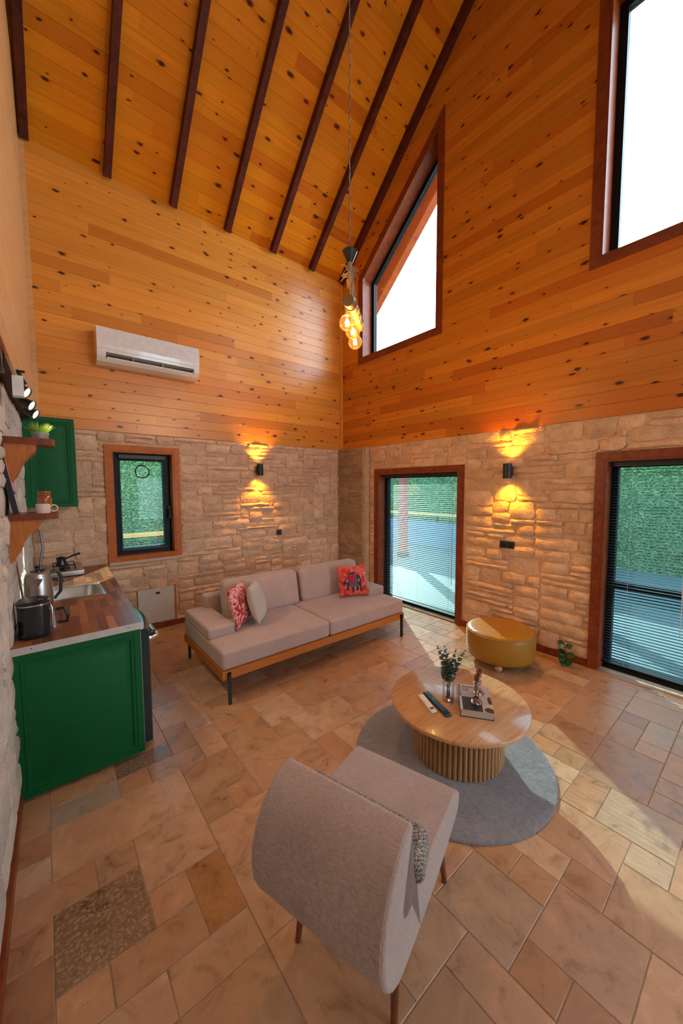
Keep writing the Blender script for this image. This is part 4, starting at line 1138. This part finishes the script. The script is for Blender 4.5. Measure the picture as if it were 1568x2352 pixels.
# ------------------------------------------------------------------ pendant lamp
def pt(px, py, d): return Vector((0, 0, CAM_H))+(rt*(px-784)-up*(py-1176)+fw*F_PX)*(d/F_PX)
P0 = pt(803, 590, 2.72)
pd = thing('pendant_lamp', 'rope and driftwood pendant lamp with three glowing globe bulbs', 'pendant lamp', tuple(P0))
rel = lambda v: tuple(Vector(v)-P0)
ztop = roof(P0.y)-P0.z-.02
MB().tube([(0, 0, .02), (.004, .004, 1.5), (0, 0, ztop)], .0042, 6).build('cord', M['jute'], pd)
m = MB(); pa, pb = [], []
for k in range(int(ztop/.012)):
    a = k*.75; pa.append((.0045*math.cos(a), .0045*math.sin(a), .03+k*.012))
m.tube(pa, .0028, 5); m.build('cord_twist', M['twig'], pd)
MB().lathe([(0, -.045), (.020, -.045), (.056, .038), (.052, .043), (0, .040)], 28, cap=False).build('canopy_cup', M['black_plastic'], pd, smooth=40)
bn, bf = pt(800, 688, 2.42), pt(829, 752, 3.12)
hub = pt(806, 648, 2.70)
m = MB()
for k in range(5):
    a = k*1.26; o_ = Vector((.010*math.cos(a), .010*math.sin(a), 0))
    tgt = bn.lerp(bf, .18+.16*k)
    m.tube([rel(P0+Vector((0, 0, -.04))+o_*.8), rel(hub+o_*1.2), rel(tgt+Vector((0, 0, .02)))], [.011, .010, .007], 7)
m.build('rope', M['jute'], pd, smooth=60)
m = MB(); rn = random.Random(8)
for k in range(34):
    a = rn.uniform(0, 6.28); z = -.055-rn.uniform(0, .10); l = rn.uniform(.03, .055)
    p = Vector((.02*math.cos(a), .02*math.sin(a), z)); q = p+Vector((math.cos(a)*l, math.sin(a)*l, rn.uniform(-.05, .015))); m.tube([p, (p+q)/2+Vector((0, 0, .008)), q], [.004, .0035, .002], 5)
m.build('rope_fringe', M['jute'], pd)
pts = []; rad = []
for k in range(13):
    t = k/12; p = bn.lerp(bf, t)+Vector((.008*math.sin(t*9), .006*math.cos(t*7), .010*math.sin(t*5))); pts.append(rel(p)); rad.append(.040-.014*t+.004*math.sin(t*17))
MB().tube(pts, rad, 12).build('branch', M['branch'], pd, smooth=60)
for t in (.12, .34, .56, .80):
    m = MB()
    c = bn.lerp(bf, t); ax = (bf-bn).normalized(); u_ = ax.orthogonal().normalized(); w_ = ax.cross(u_)
    ringp = [rel(c+(u_*math.cos(2*math.pi*q/16)+w_*math.sin(2*math.pi*q/16))*(.046-.013*t)) for q in range(17)]
    m.tube(ringp, .005, 6, False)
    m.build('rope_binding', M['jute'], pd, smooth=60)
for (px, py, d) in ((797, 742, 2.60), (810, 762, 2.82), (815.5, 786, 2.98)):
    c = pt(px, py, d); g = .056; b = MB().ball((0, 0, 0), g, 24, 16)
    bo = b.build('bulb', M['bulb_glass'], pd, rel(c), smooth=80)
    MB().lathe([(.016, 0), (.018, .01), (.018, .05), (.012, .056), (0, .056)], 16, (0, 0, g-.006)).build('bulb_holder', M['branch'], pd, rel(c), smooth=40)
    fm = MB()
    for q in range(5):
        a = 2*math.pi*q/5; fm.tube([(.006*math.cos(a), .006*math.sin(a), .032), (.013*math.cos(a+.4), .013*math.sin(a+.4), -.022)], .0022, 5)
    fm.build('filament', M['filament'], bo)
    top = rel(c+Vector((0, 0, g+.05))); near = min(pts, key=lambda q: (Vector(q)-Vector(top)).length)
    MB().tube([top, ((Vector(top)+Vector(near))/2+Vector((.004, 0, 0))), near], .006, 6).build('bulb_rope', M['jute'], pd)
    l = bpy.data.lights.new('bulb_light', 'POINT'); l.energy = 2.2; l.color = (1, .66, .30); l.shadow_soft_size = .02
    o = bpy.data.objects.new('bulb_glow', l); COL.objects.link(o); o.parent = bo

# ------------------------------------------------------------------ kitchen
def kx(y): return cx(y)
def raised_panel(m, x0, z0, x1, z1, conv, th=.02):
    steps = [(0, 0), (.038, 0), (.040, -.004), (.045, -.004), (.048, 0), (.060, -.001), (.064, -.010), (.078, -.011), (.115, -.001)]
    rings = []
    for d, o_ in steps: rings.append([conv(x0+d, z0+d, o_), conv(x1-d, z0+d, o_), conv(x1-d, z1-d, o_), conv(x0+d, z1-d, o_)])
    vs = [p for r_ in rings for p in r_]; fs = []
    for k in range(len(rings)-1):
        for i in range(4): a, b = k*4+i, k*4+(i+1) % 4; fs.append((a, b, b+4, a+4))
    n = len(vs); fs.append((n-4, n-3, n-2, n-1))
    back = [conv(x0, z0, -th), conv(x1, z0, -th), conv(x1, z1, -th), conv(x0, z1, -th)]
    vs += back; fs += [(n+3, n+2, n+1, n)]+[((i+1) % 4, i, n+i, n+(i+1) % 4) for i in range(4)]
    m.add(vs, fs)
bc = thing('base_cabinet', 'green kitchen base cabinet with a raised panel on its end', 'cabinet', (0, 0, 0))
m = MB(); raised_panel(m, -.186, .022, .478, .893, lambda x, z, o_: (x, 2.735-o_, z)); m.build('end_panel', M['green'], bc, smooth=20)
m = MB().hexa([(-.16, 3.56, .08), (.505, 3.56, .08), (.545, 5.10, .08), (-.10, 5.10, .08), (-.16, 3.56, .70), (.505, 3.56, .70), (.545, 5.10, .70), (-.10, 5.10, .70)])
m.build('carcass', M['green'], bc)
for y0, y1 in ((3.57, 4.32), (4.335, 5.09)):
    m = MB(); s = .0265
    raised_panel(m, y0, .09, y1, .89, lambda y, z, o_: (.506+s*(y-3.56)+.022+o_, y, z)); m.build('door', M['green'], bc, smooth=20)
for x, y in ((-.06, 2.80), (.42, 2.80), (.42, 4.9), (-.05, 4.9), (.42, 3.62)):
    MB().lathe([(.018, 0), (.024, .006), (.016, .014), (.016, .082 if y > 3 else .024)], 12, (x, y, 0)).build('foot', M['black_plastic'], bc)
# worktop: blocks laid in rows, aluminium end strip
wt = thing('worktop', 'butcher block kitchen worktop with an aluminium end strip', 'worktop', (0, 0, 0))
def wtx(t, y): return (-.178+.030*(y-2.72))*(1-t)+(.492+.0285*(y-2.72))*t
Y0, Y1, ZB, ZT = 2.725, A-.035, .899, .937
SK = (-.11, .395, 3.66, 4.18)        # sink cut-out x0,x1,y0,y1
m = MB()
def quad_slab(m, t0, t1, ya, yb, z0, z1):
    m.hexa([(wtx(t0, ya), ya, z0), (wtx(t1, ya), ya, z0), (wtx(t1, yb), yb, z0), (wtx(t0, yb), yb, z0), (wtx(t0, ya), ya, z1), (wtx(t1, ya), ya, z1), (wtx(t1, yb), yb, z1), (wtx(t0, yb), yb, z1)])
tA, tB = .10, .80
quad_slab(m, 0, 1, Y0, SK[2]+.03, ZB, ZT-.004); quad_slab(m, 0, 1, SK[3]-.03, Y1, ZB, ZT-.004); quad_slab(m, 0, tA, SK[2]+.03, SK[3]-.03, ZB, ZT-.004); quad_slab(m, tB, 1, SK[2]+.03, SK[3]-.03, ZB, ZT-.004)
m.build('core', M['leg_wood'], wt)
M['block'] = tinted('worktop_block', (.82, .80, .78), (1.12, 1.1, 1.08), 14, .34, .05, .001)
NB = 14; BCOL = [(.30, .095, .030), (.22, .062, .022), (.38, .135, .042), (.15, .042, .018), (.27, .080, .028), (.33, .11, .035)]
for k in range(NB):
    t0, t1 = k/NB, (k+1)/NB; y = Y0
    first = True
    while y < Y1-.01:
        y2 = min(y+(random.uniform(.06, .30) if first else random.uniform(.20, .42)), Y1); first = False
        if Y1-y2 < .06: y2 = Y1
        segs = [(y, y2)]
        if t0 > tA-.04 and t1 < tB+.06:
            segs = [(y, min(y2, SK[2]+.03)), (max(y, SK[3]-.03), y2)]
        c = random.choice(BCOL); v = random.uniform(.85, 1.15)
        for a, b in segs:
            if b-a < .01: continue
            m = MB(); g = .0006
            quad_slab(m, t0+g, t1-g, a+g, b-g, ZT-.0035, ZT); m.build('block', M['block'], wt, color=(c[0]*v, c[1]*v, c[2]*v, 1))
        y = y2
m = MB().hexa([(-.184, Y0-.006, ZB-.003), (.497, Y0-.006, ZB-.003), (.497, Y0+.001, ZB-.003), (-.184, Y0+.001, ZB-.003), (-.184, Y0-.006, ZT+.002), (.497, Y0-.006, ZT+.002), (.497, Y0+.001, ZT+.002), (-.184, Y0+.001, ZT+.002)])
m.build('end_strip', M['alu'], wt)
for x in (-.085, .405): MB().lathe([(0, 0), (.0035, 0), (.0035, .001)], 10).build('screw', M['black_metal'], wt, (x, Y0-.0065, .922), (R(90), 0, 0))
# sink
sk = thing('kitchen_sink', 'stainless steel inset sink in the worktop', 'sink', (0, 0, ZT))
x0, x1, y0, y1 = SK
def rr(x0, x1, y0, y1, r, z, n=6):
    out = []
    for cx_, cy_, a0 in ((x1-r, y1-r, 0), (x0+r, y1-r, 90), (x0+r, y0+r, 180), (x1-r, y0+r, 270)):
        for k in range(n+1): a = R(a0+90*k/n); out.append((cx_+r*math.cos(a), cy_+r*math.sin(a), z))
    return out
rings = [rr(x0, x1, y0, y1, .012, .0006), rr(x0+.003, x1-.003, y0+.003, y1-.003, .012, .003), rr(x0+.03, x1-.035, y0+.05, y1-.045, .09, .003), rr(x0+.034, x1-.039, y0+.054, y1-.049, .09, -.004), rr(x0+.05, x1-.055, y0+.075, y1-.07, .08, -.125), rr(x0+.10, x1-.10, y0+.12, y1-.12, .05, -.14)]
n = len(rings[0]); vs = [p for r_ in rings for p in r_]; fs = [(k*n+i, k*n+(i+1) % n, (k+1)*n+(i+1) % n, (k+1)*n+i) for k in range(len(rings)-1) for i in range(n)]+[tuple((len(rings)-1)*n+i for i in range(n))]
MB().add(vs, fs).build('basin', M['steel'], sk, smooth=40)
MB().lathe([(0, -.1395), (.028, -.1395), (.03, -.137), (.02, -.136), (0, -.136)], 18, (.13, 3.92, 0), False).build('drain', M['chrome'], sk, smooth=40)
# tap
tp = thing('kitchen_tap', 'black kitchen tap with a slanted spout behind the kettle', 'tap', (-.04, 4.21, ZT))
MB().lathe([(.026, 0), (.026, .012), (.017, .016), (.017, .11), (0, .112)], 16).build('tap_body', M['black_metal'], tp, smooth=40)
MB().tube([(0, 0, .10), (.10, -.06, .085), (.17, -.10, .072)], .010, 10).build('spout', M['black_metal'], tp, smooth=60); MB().tube([(0, 0, .11), (.012, .03, .15)], .006, 8).build('lever', M['black_metal'], tp)
# fridge
fg = thing('retro_fridge', 'dark retro fridge with a bowed door and chrome handle under the worktop', 'fridge', (0, 0, 0))
MB().box(-.12, 2.775, .04, .462, 3.50, .862).build('fridge_body', M['black_plastic'], fg)
MB().box(.465, 2.772, .05, .487, 3.52, .87).build('door_gasket', M['alu'], fg)
def plan(d): 
    out = [(.488, 2.77), (.488, 3.52)]
    for k in range(13):
        t = k/12; y = 3.52-.75*t; bow = .048+.048*math.sin(math.pi*min(1, max(0, t)))**.8-(.022 if t < .04 else 0); out.append((.488+bow-d, y))
    return out
n = 15; levels = [(0, .055), (0, .845), (.004, .86), (.016, .870), (.04, .874)]; m = MB()
for d, z in levels:
    for i, (x, y) in enumerate(plan(d)): m.v.append((x, y, z))
for k in range(len(levels)-1):
    for i in range(n): m.f.append((k*n+i, k*n+(i+1) % n, (k+1)*n+(i+1) % n, (k+1)*n+i))
m.f.append(tuple(range(n-1, -1, -1))); m.f.append(tuple((len(levels)-1)*n+i for i in range(n))); m.build('fridge_door', M['teal_black'], fg, smooth=50)
m = MB().tube([(.545, 2.86, .765), (.600, 2.865, .765), (.612, 2.90, .765), (.612, 3.10, .765), (.60, 3.13, .765), (.57, 3.13, .765)], .018, 10); m.build('handle', M['chrome'], fg, smooth=60)
MB().tube([(.545, 2.87, .795), (.585, 2.875, .795), (.592, 2.90, .793)], .016, 8).build('handle_mount', M['black_plastic'], fg, smooth=60)
for x, y in ((.44, 2.86), (.44, 3.44), (-.08, 2.86), (-.08, 3.44)): MB().lathe([(.02, 0), (.02, .042)], 12, (x, y, 0)).build('foot', M['black_plastic'], fg)
# hob
hb = thing('gas_hob', 'steel two-burner gas hob at the far end of the worktop', 'hob', (.155, 4.86, ZT))
MB().rbox((0, 0, .032), (.16, .235, .028), .008, 2, 3).build('hob_tray', M['steel'], hb, smooth=40)
for sx in (-.12, .12):
    for sy in (-.19, .19): MB().lathe([(.012, 0), (.012, .006)], 10, (sx, sy, 0)).build('foot', M['black_plastic'], hb)
for y in (-.105, .115):
    MB().lathe([(0, .060), (.05, .060), (.05, .072), (.035, .082), (0, .082)], 20, (0, y, 0), False).build('burner', M['black_metal'], hb, smooth=40)
    m = MB()
    for a in (0, 90, 180, 270): c_, s_ = math.cos(R(a)), math.sin(R(a)); m.tube([(.09*c_, y+.09*s_, .060), (.09*c_, y+.09*s_, .100), (.02*c_, y+.02*s_, .100)], .006, 6)
    m.build('pan_support', M['black_metal'], hb)
mk = thing('moka_pot', 'black stovetop coffee pot with a slanted handle on the hob', 'coffee pot', (.13, 4.72, ZT+.107))
MB().lathe([(0, 0), (.045, 0), (.050, .02), (.038, .05), (.046, .085), (.040, .090), (0, .100)], 16, cap=False).build('pot_body', M['black_plastic'], mk, smooth=40)
MB().tube([(.035, 0, .07), (.10, -.01, .10), (.16, -.015, .115)], [.008, .010, .011], 8).build('pot_handle', M['black_plastic'], mk, smooth=60)
# kettle
kt = thing('electric_kettle', 'brushed steel electric kettle behind the coffee maker', 'kettle', (-.047, 3.475, ZT))
MB().lathe([(0, 0), (.086, 0), (.088, .012), (.080, .020), (0, .020)], 32, cap=False).build('power_base', M['black_plastic'], kt, smooth=40)
MB().lathe([(0, .021), (.083, .021), (.086, .05), (.084, .16), (.078, .255), (.070, .285), (.045, .300), (0, .303)], 36, cap=False).build('kettle_body', M['steel'], kt, smooth=40)
MB().lathe([(.046, .298), (.044, .306), (.014, .310), (.012, .322), (.021, .334), (.019, .342), (0, .344)], 20, cap=False).build('lid', M['black_plastic'], kt, smooth=40)
MB().tube([(.070, .02, .275), (.115, .03, .280), (.135, .035, .23), (.128, .035, .12), (.088, .024, .07)], [.012, .013, .013, .012, .011], 10).build('handle', M['black_plastic'], kt, smooth=60)
MB().add([(-.028, -.076, .25), (.028, -.076, .25), (0, -.078, .185), (0, -.105, .262)], [(0, 1, 3), (1, 2, 3), (2, 0, 3), (0, 2, 1)]).build('spout', M['steel'], kt)
# coffee maker
cm = thing('coffee_maker', 'compact black coffee maker with a steel jug at the front of the worktop', 'coffee maker', (-.068, 2.915, ZT))
def oval(rx, ry, z, n=32, p=2.6):
    out = []
    for k in range(n):
        a = 2*math.pi*k/n; c_, s_ = math.cos(a), math.sin(a); out.append((rx*math.copysign(abs(c_)**(2/p), c_), ry*math.copysign(abs(s_)**(2/p), s_), z))
    return out
def loft(rings):
    n = len(rings[0]); m = MB(); m.v = [p for r_ in rings for p in r_]
    m.f = [(k*n+i, k*n+(i+1) % n, (k+1)*n+(i+1) % n, (k+1)*n+i) for k in range(len(rings)-1) for i in range(n)]+[tuple(range(n-1, -1, -1)), tuple((len(rings)-1)*n+i for i in range(n))]; return m
loft([oval(.076, .085, 0), oval(.079, .088, .006), oval(.079, .088, .022), oval(.080, .089, .200)]).build('housing', M['black_plastic'], cm, smooth=40)
loft([oval(.0815, .0905, .2005), oval(.0815, .0905, .207)]).build('rim_band', M['chrome'], cm, smooth=40)
loft([oval(.083, .092, .2075), oval(.083, .092, .218), oval(.074, .083, .226)]).build('top_cover', M['black_plastic'], cm, smooth=40)
m = MB().tube([(.080, -.045, .19), (.088, -.048, .17), (.088, -.05, .06), (.084, -.048, .035), (.100, -.04, .03), (.104, -.02, .045)], .0045, 8); m.build('frame_trim', M['chrome'], cm, smooth=60)
MB().lathe([(0, .03), (.040, .03), (.041, .05), (.034, .145), (.036, .15)], 20, (.082, .005, 0), True).build('jug', M['steel'], cm, smooth=40)
MB().tube([(.110, -.02, .145), (.150, -.03, .150), (.165, -.032, .10), (.160, -.032, .062), (.12, -.02, .060)], .010, 8).build('jug_handle', M['black_plastic'], cm, smooth=60)
for x in (.03, .042): MB().lathe([(0, .2262), (.004, .2262), (.004, .2272), (0, .2272)], 10, (x, -.03, 0), False).build('indicator', M['ivory'], cm)
cd = thing('power_cord', 'coiled black power cord beside the coffee maker at the wall', 'cord', (-.150, 2.86, ZT+.0035))
pts = [(-.0, 0, .0)]
for k in range(40): a = k*.55; pts.append((.0+.018*math.cos(a)*.5, .03*math.sin(a)+.0, .045+.035*math.cos(a)+.0008*k))
pts += [(-.012, .10, .12), (-.016, .16, .20), (-.02, .20, .26)]
MB().tube(pts, .0035, 6).build('cable', M['black_plastic'], cd, smooth=60)
# shelves on the kitchen wall
def shelf(name, label, y, z, th, xr):
    x0 = cx(y)+.002
    e = thing(name, label, 'shelf', (x0, y, z), group='wooden corner shelves on the kitchen wall')
    W = xr-x0; L = .27
    poly = [(0, -L/2), (W*.75, -L/2), (W*.93, -L/2+.02), (W, -L/2+.06), (W, L/2-.01), (W-.01, L/2), (0, L/2)]
    m = MB().prism([(a, b, 0) for a, b in poly], (0, 0, -th), (0, 0, th)); m.build('board', M['shelf_wood'], e)
    cp = [(0.005, 0), (.158, 0), (.158, -.022), (.150, -.045), (.125, -.070), (.100, -.095), (.080, -.130), (.068, -.165), (.055, -.195), (.040, -.215), (.030, -.245), (.005, -.262)]
    for yy in (-L/2+.012, L/2-.035):
        m = MB().prism([(a, yy, b-th) for a, b in cp], (0, 0, 0), (0, .022, 0)); m.build('corbel', M['corbel_wood'], e)
    return e
shelf('wall_shelf', 'upper wooden wall shelf carrying the small grass pot', 3.07, 2.158, .040, .083)
shelf('wall_shelf', 'lower wooden wall shelf carrying the mug and the leaning book', 3.07, 1.690, .038, .080)
# grass pot
gp = thing('grass_pot', 'small zinc pot of bright grass on the upper shelf', 'plant', (.012, 3.05, 2.1585))
m = MB().lathe([(0, 0), (.036, 0), (.043, .034), (.046, .034), (.046, .046), (.042, .046), (.040, .038), (0, .038)], 26, cap=False); m.build('pot', M['pot'], gp, smooth=40)
for k in range(16):
    a = 2*math.pi*k/16; MB().box(.037, -.003, .003, .0425, .003, .033).build('flute', M['pot'], gp, rot=(0, 0, a))
m = MB(); rn = random.Random(2)
for k in range(170):
    a = rn.uniform(0, 6.28); r_ = .036*math.sqrt(rn.random()); l = rn.uniform(.05, .085); b = rn.uniform(.2, 1.0)*r_/.036
    p = Vector((r_*math.cos(a), r_*math.sin(a), .038)); d = Vector((math.cos(a)*b, math.sin(a)*b, 1)).normalized(); s = d.cross(Vector((math.cos(a+1), math.sin(a+1), .1))).normalized()*.0016
    q = p+d*l*.6; t_ = q+(d+Vector((math.cos(a)*.5*b, math.sin(a)*.5*b, -.15))).normalized()*l*.4
    m.add([p-s, p+s, q+s*.8, q-s*.8, t_], [(0, 1, 2, 3), (3, 2, 4)])
o = m.build('grass_blades', M['grass'], gp); o['kind'] = 'stuff'
# jar, mug, book on the lower shelf
jr = thing('amber_jar', 'amber glass jar with a wide lid behind the mug', 'jar', (.015, 3.075, 1.6905))
MB().lathe([(0, 0), (.036, 0), (.038, .01), (.038, .085), (.034, .10), (.030, .108), (.033, .112), (.033, .118), (0, .118)], 26, cap=False).build('jar_body', M['amber_jar'], jr, smooth=40)
MB().lathe([(0, .1185), (.031, .1185), (.033, .122), (.033, .136), (.030, .139), (0, .139)], 26, cap=False).build('jar_lid', M['amber_jar'], jr, smooth=40)
mg = thing('cream_mug', 'cream mug with a ring handle on the lower shelf', 'mug', (.005, 2.985, 1.6905))
MB().lathe([(0, 0), (.034, 0), (.036, .004), (.036, .058), (.033, .058), (.032, .006), (0, .006)], 28, cap=False).build('mug_body', M['mug'], mg, smooth=40)
MB().tube([(.053+.020*math.cos(2*math.pi*k/24), 0, .030+.020*math.sin(2*math.pi*k/24)) for k in range(25)], .0042, 8, False).build('mug_handle', M['mug'], mg, smooth=60)
lb = thing('leaning_book', 'thin black book with pink edge lettering leaning on the kitchen wall', 'book', (-.120, 3.00, 1.6905)); lb.rotation_euler = (0, R(-9), 0)
MB().box(-.014, -.09, .002, .014, .10, .345).build('cover', M['cover_dark'], lb)
MB().box(-.011, -.0915, .004, .011, -.088, .342).build('pages', M['cover_dark'], lb)
MB().box(.0141, -.0915, .14, .0155, .09, .33).build('jacket_print', M['pink_print'], lb)
MB().box(.0141, -.0915, .01, .0150, .09, .12).build('jacket_band', M['alu'], lb)
# upper cabinet
uc = thing('wall_cabinet', 'green wall cabinet with a raised panel in the kitchen corner', 'cabinet', (0, 0, 0))
m = MB(); raised_panel(m, -.116, 1.658, .287, 2.545, lambda x, z, o_: (x, 4.62-o_, z)); m.build('end_panel', M['green'], uc, smooth=20)
MB().box(-.105, 4.642, 1.66, .270, A-.045, 2.515).build('carcass', M['green'], uc)
m = MB(); raised_panel(m, 4.645, 1.665, A-.05, 2.51, lambda y, z, o_: (.291+o_, y, z)); m.build('door', M['green'], uc, smooth=20)
# gas valve and hose
gv = thing('gas_valve', 'gas valve with yellow lever and grey hose on the back wall above the hob', 'valve', (-.028, A-.075, 1.42))
MB().lathe([(0, 0), (.035, 0), (.03, .01), (.02, .06), (0, .06)], 16, cap=False).build('valve_body', M['grey_hose'], gv, (0, .03, .10), (R(90), 0, 0), smooth=40)
MB().tube([(0, -.02, .11), (0, -.025, -.02)], .017, 10).build('pipe', M['grey_hose'], gv, smooth=60)
MB().box(-.014, -.065, -.01, .014, -.045, .075).build('lever', M['yellow'], gv); MB().box(-.05, -.04, .022, .05, -.01, .042).build('cross_piece', M['chrome'], gv)
MB().tube([(0, -.025, -.03), (.010, -.03, -.12), (.016, -.04, -.22), (-.004, -.06, -.32), (-.02, -.08, -.42)], .014, 10).build('hose', M['grey_hose'], gv, smooth=60)
# wooden stick
st = thing('wooden_stick', 'thin brown wooden stick leaning against the stone behind the kettle', 'stick', (-.125, 3.24, ZT))
MB().tube([(.012, 0, .004), (-.030, .0, .47)], [.006, .005], 8).build('shaft', M['leg_wood'], st, smooth=60)
# spot light bar
sl_ = thing('spot_lamp', 'wall spot lamp with three glowing heads above the grass pot', 'spot lamp', (cx(2.95)+.10, 2.95, 2.52))
bx = sl_.location
MB().box(-.03, -.02, -.12, .022, .05, .0).build('driver_box', M['white_plastic'], sl_)
MB().box(-.05, -.01, .028, .030, .03, .036).build('bracket', M['black_metal'], sl_); MB().box(-.052, -.01, .028, -.044, .03, .12).build('bracket', M['black_metal'], sl_)
MB().tube([(.0, .01, .03), (.012, .03, .0), (.03, .05, -.03)], .010, 8).build('swivel', M['black_metal'], sl_, smooth=60)
MB().tube([(.02, .03, -.045), (.00, .62, -.08)], .008, 8).build('rail', M['black_metal'], sl_, smooth=60)
for k, (px, py, yy) in enumerate(((62, 902, 3.02), (73, 932, 3.20), (82, 952, 3.38))):
    d = rt*(px-784)-up*(py-1176)+fw*F_PX; p = Vector((0, 0, CAM_H))+d*(yy/d.y)
    ax = Vector((.80, -.38, -.46)).normalized(); q = ax.to_track_quat('Z', 'Y').to_euler()
    h_ = MB().lathe([(0, -.075), (.020, -.072), (.030, -.04), (.034, 0), (.036, .004), (.033, .004), (.031, -.004)], 22, cap=False).build('spot_head', M['black_metal'], sl_, tuple(p-bx), q, smooth=40)
    MB().lathe([(0, -.003), (.0305, -.003)], 22, cap=False).build('spot_lens', M['spot_face'], h_)
    l = bpy.data.lights.new('spot_beam', 'SPOT'); l.energy = 3.5; l.color = (1, .78, .50); l.spot_size = R(120); l.spot_blend = .6; l.shadow_soft_size = .03
    o = bpy.data.objects.new('spot_glow', l); COL.objects.link(o); o.parent = h_; o.location = (0, 0, .008); o.rotation_euler = (R(180), 0, 0)
# round piece at the left edge
rp = thing('round_mirror', 'round dark-rimmed wooden wall piece cut by the left edge beside the spot lamp', 'wall ornament', (cx(2.35)+.062, 2.36, 2.56))
MB().lathe([(0, 0), (.15, 0), (.15, .012), (0, .012)], 40, cap=False).build('disc', M['branch'], rp, rot=(0, R(90), 0), smooth=40)
MB().lathe([(.148, -.002), (.165, -.002), (.168, .018), (.150, .020), (.148, -.002)], 40, cap=False).build('rim', M['black_metal'], rp, rot=(0, R(90), 0), smooth=40)
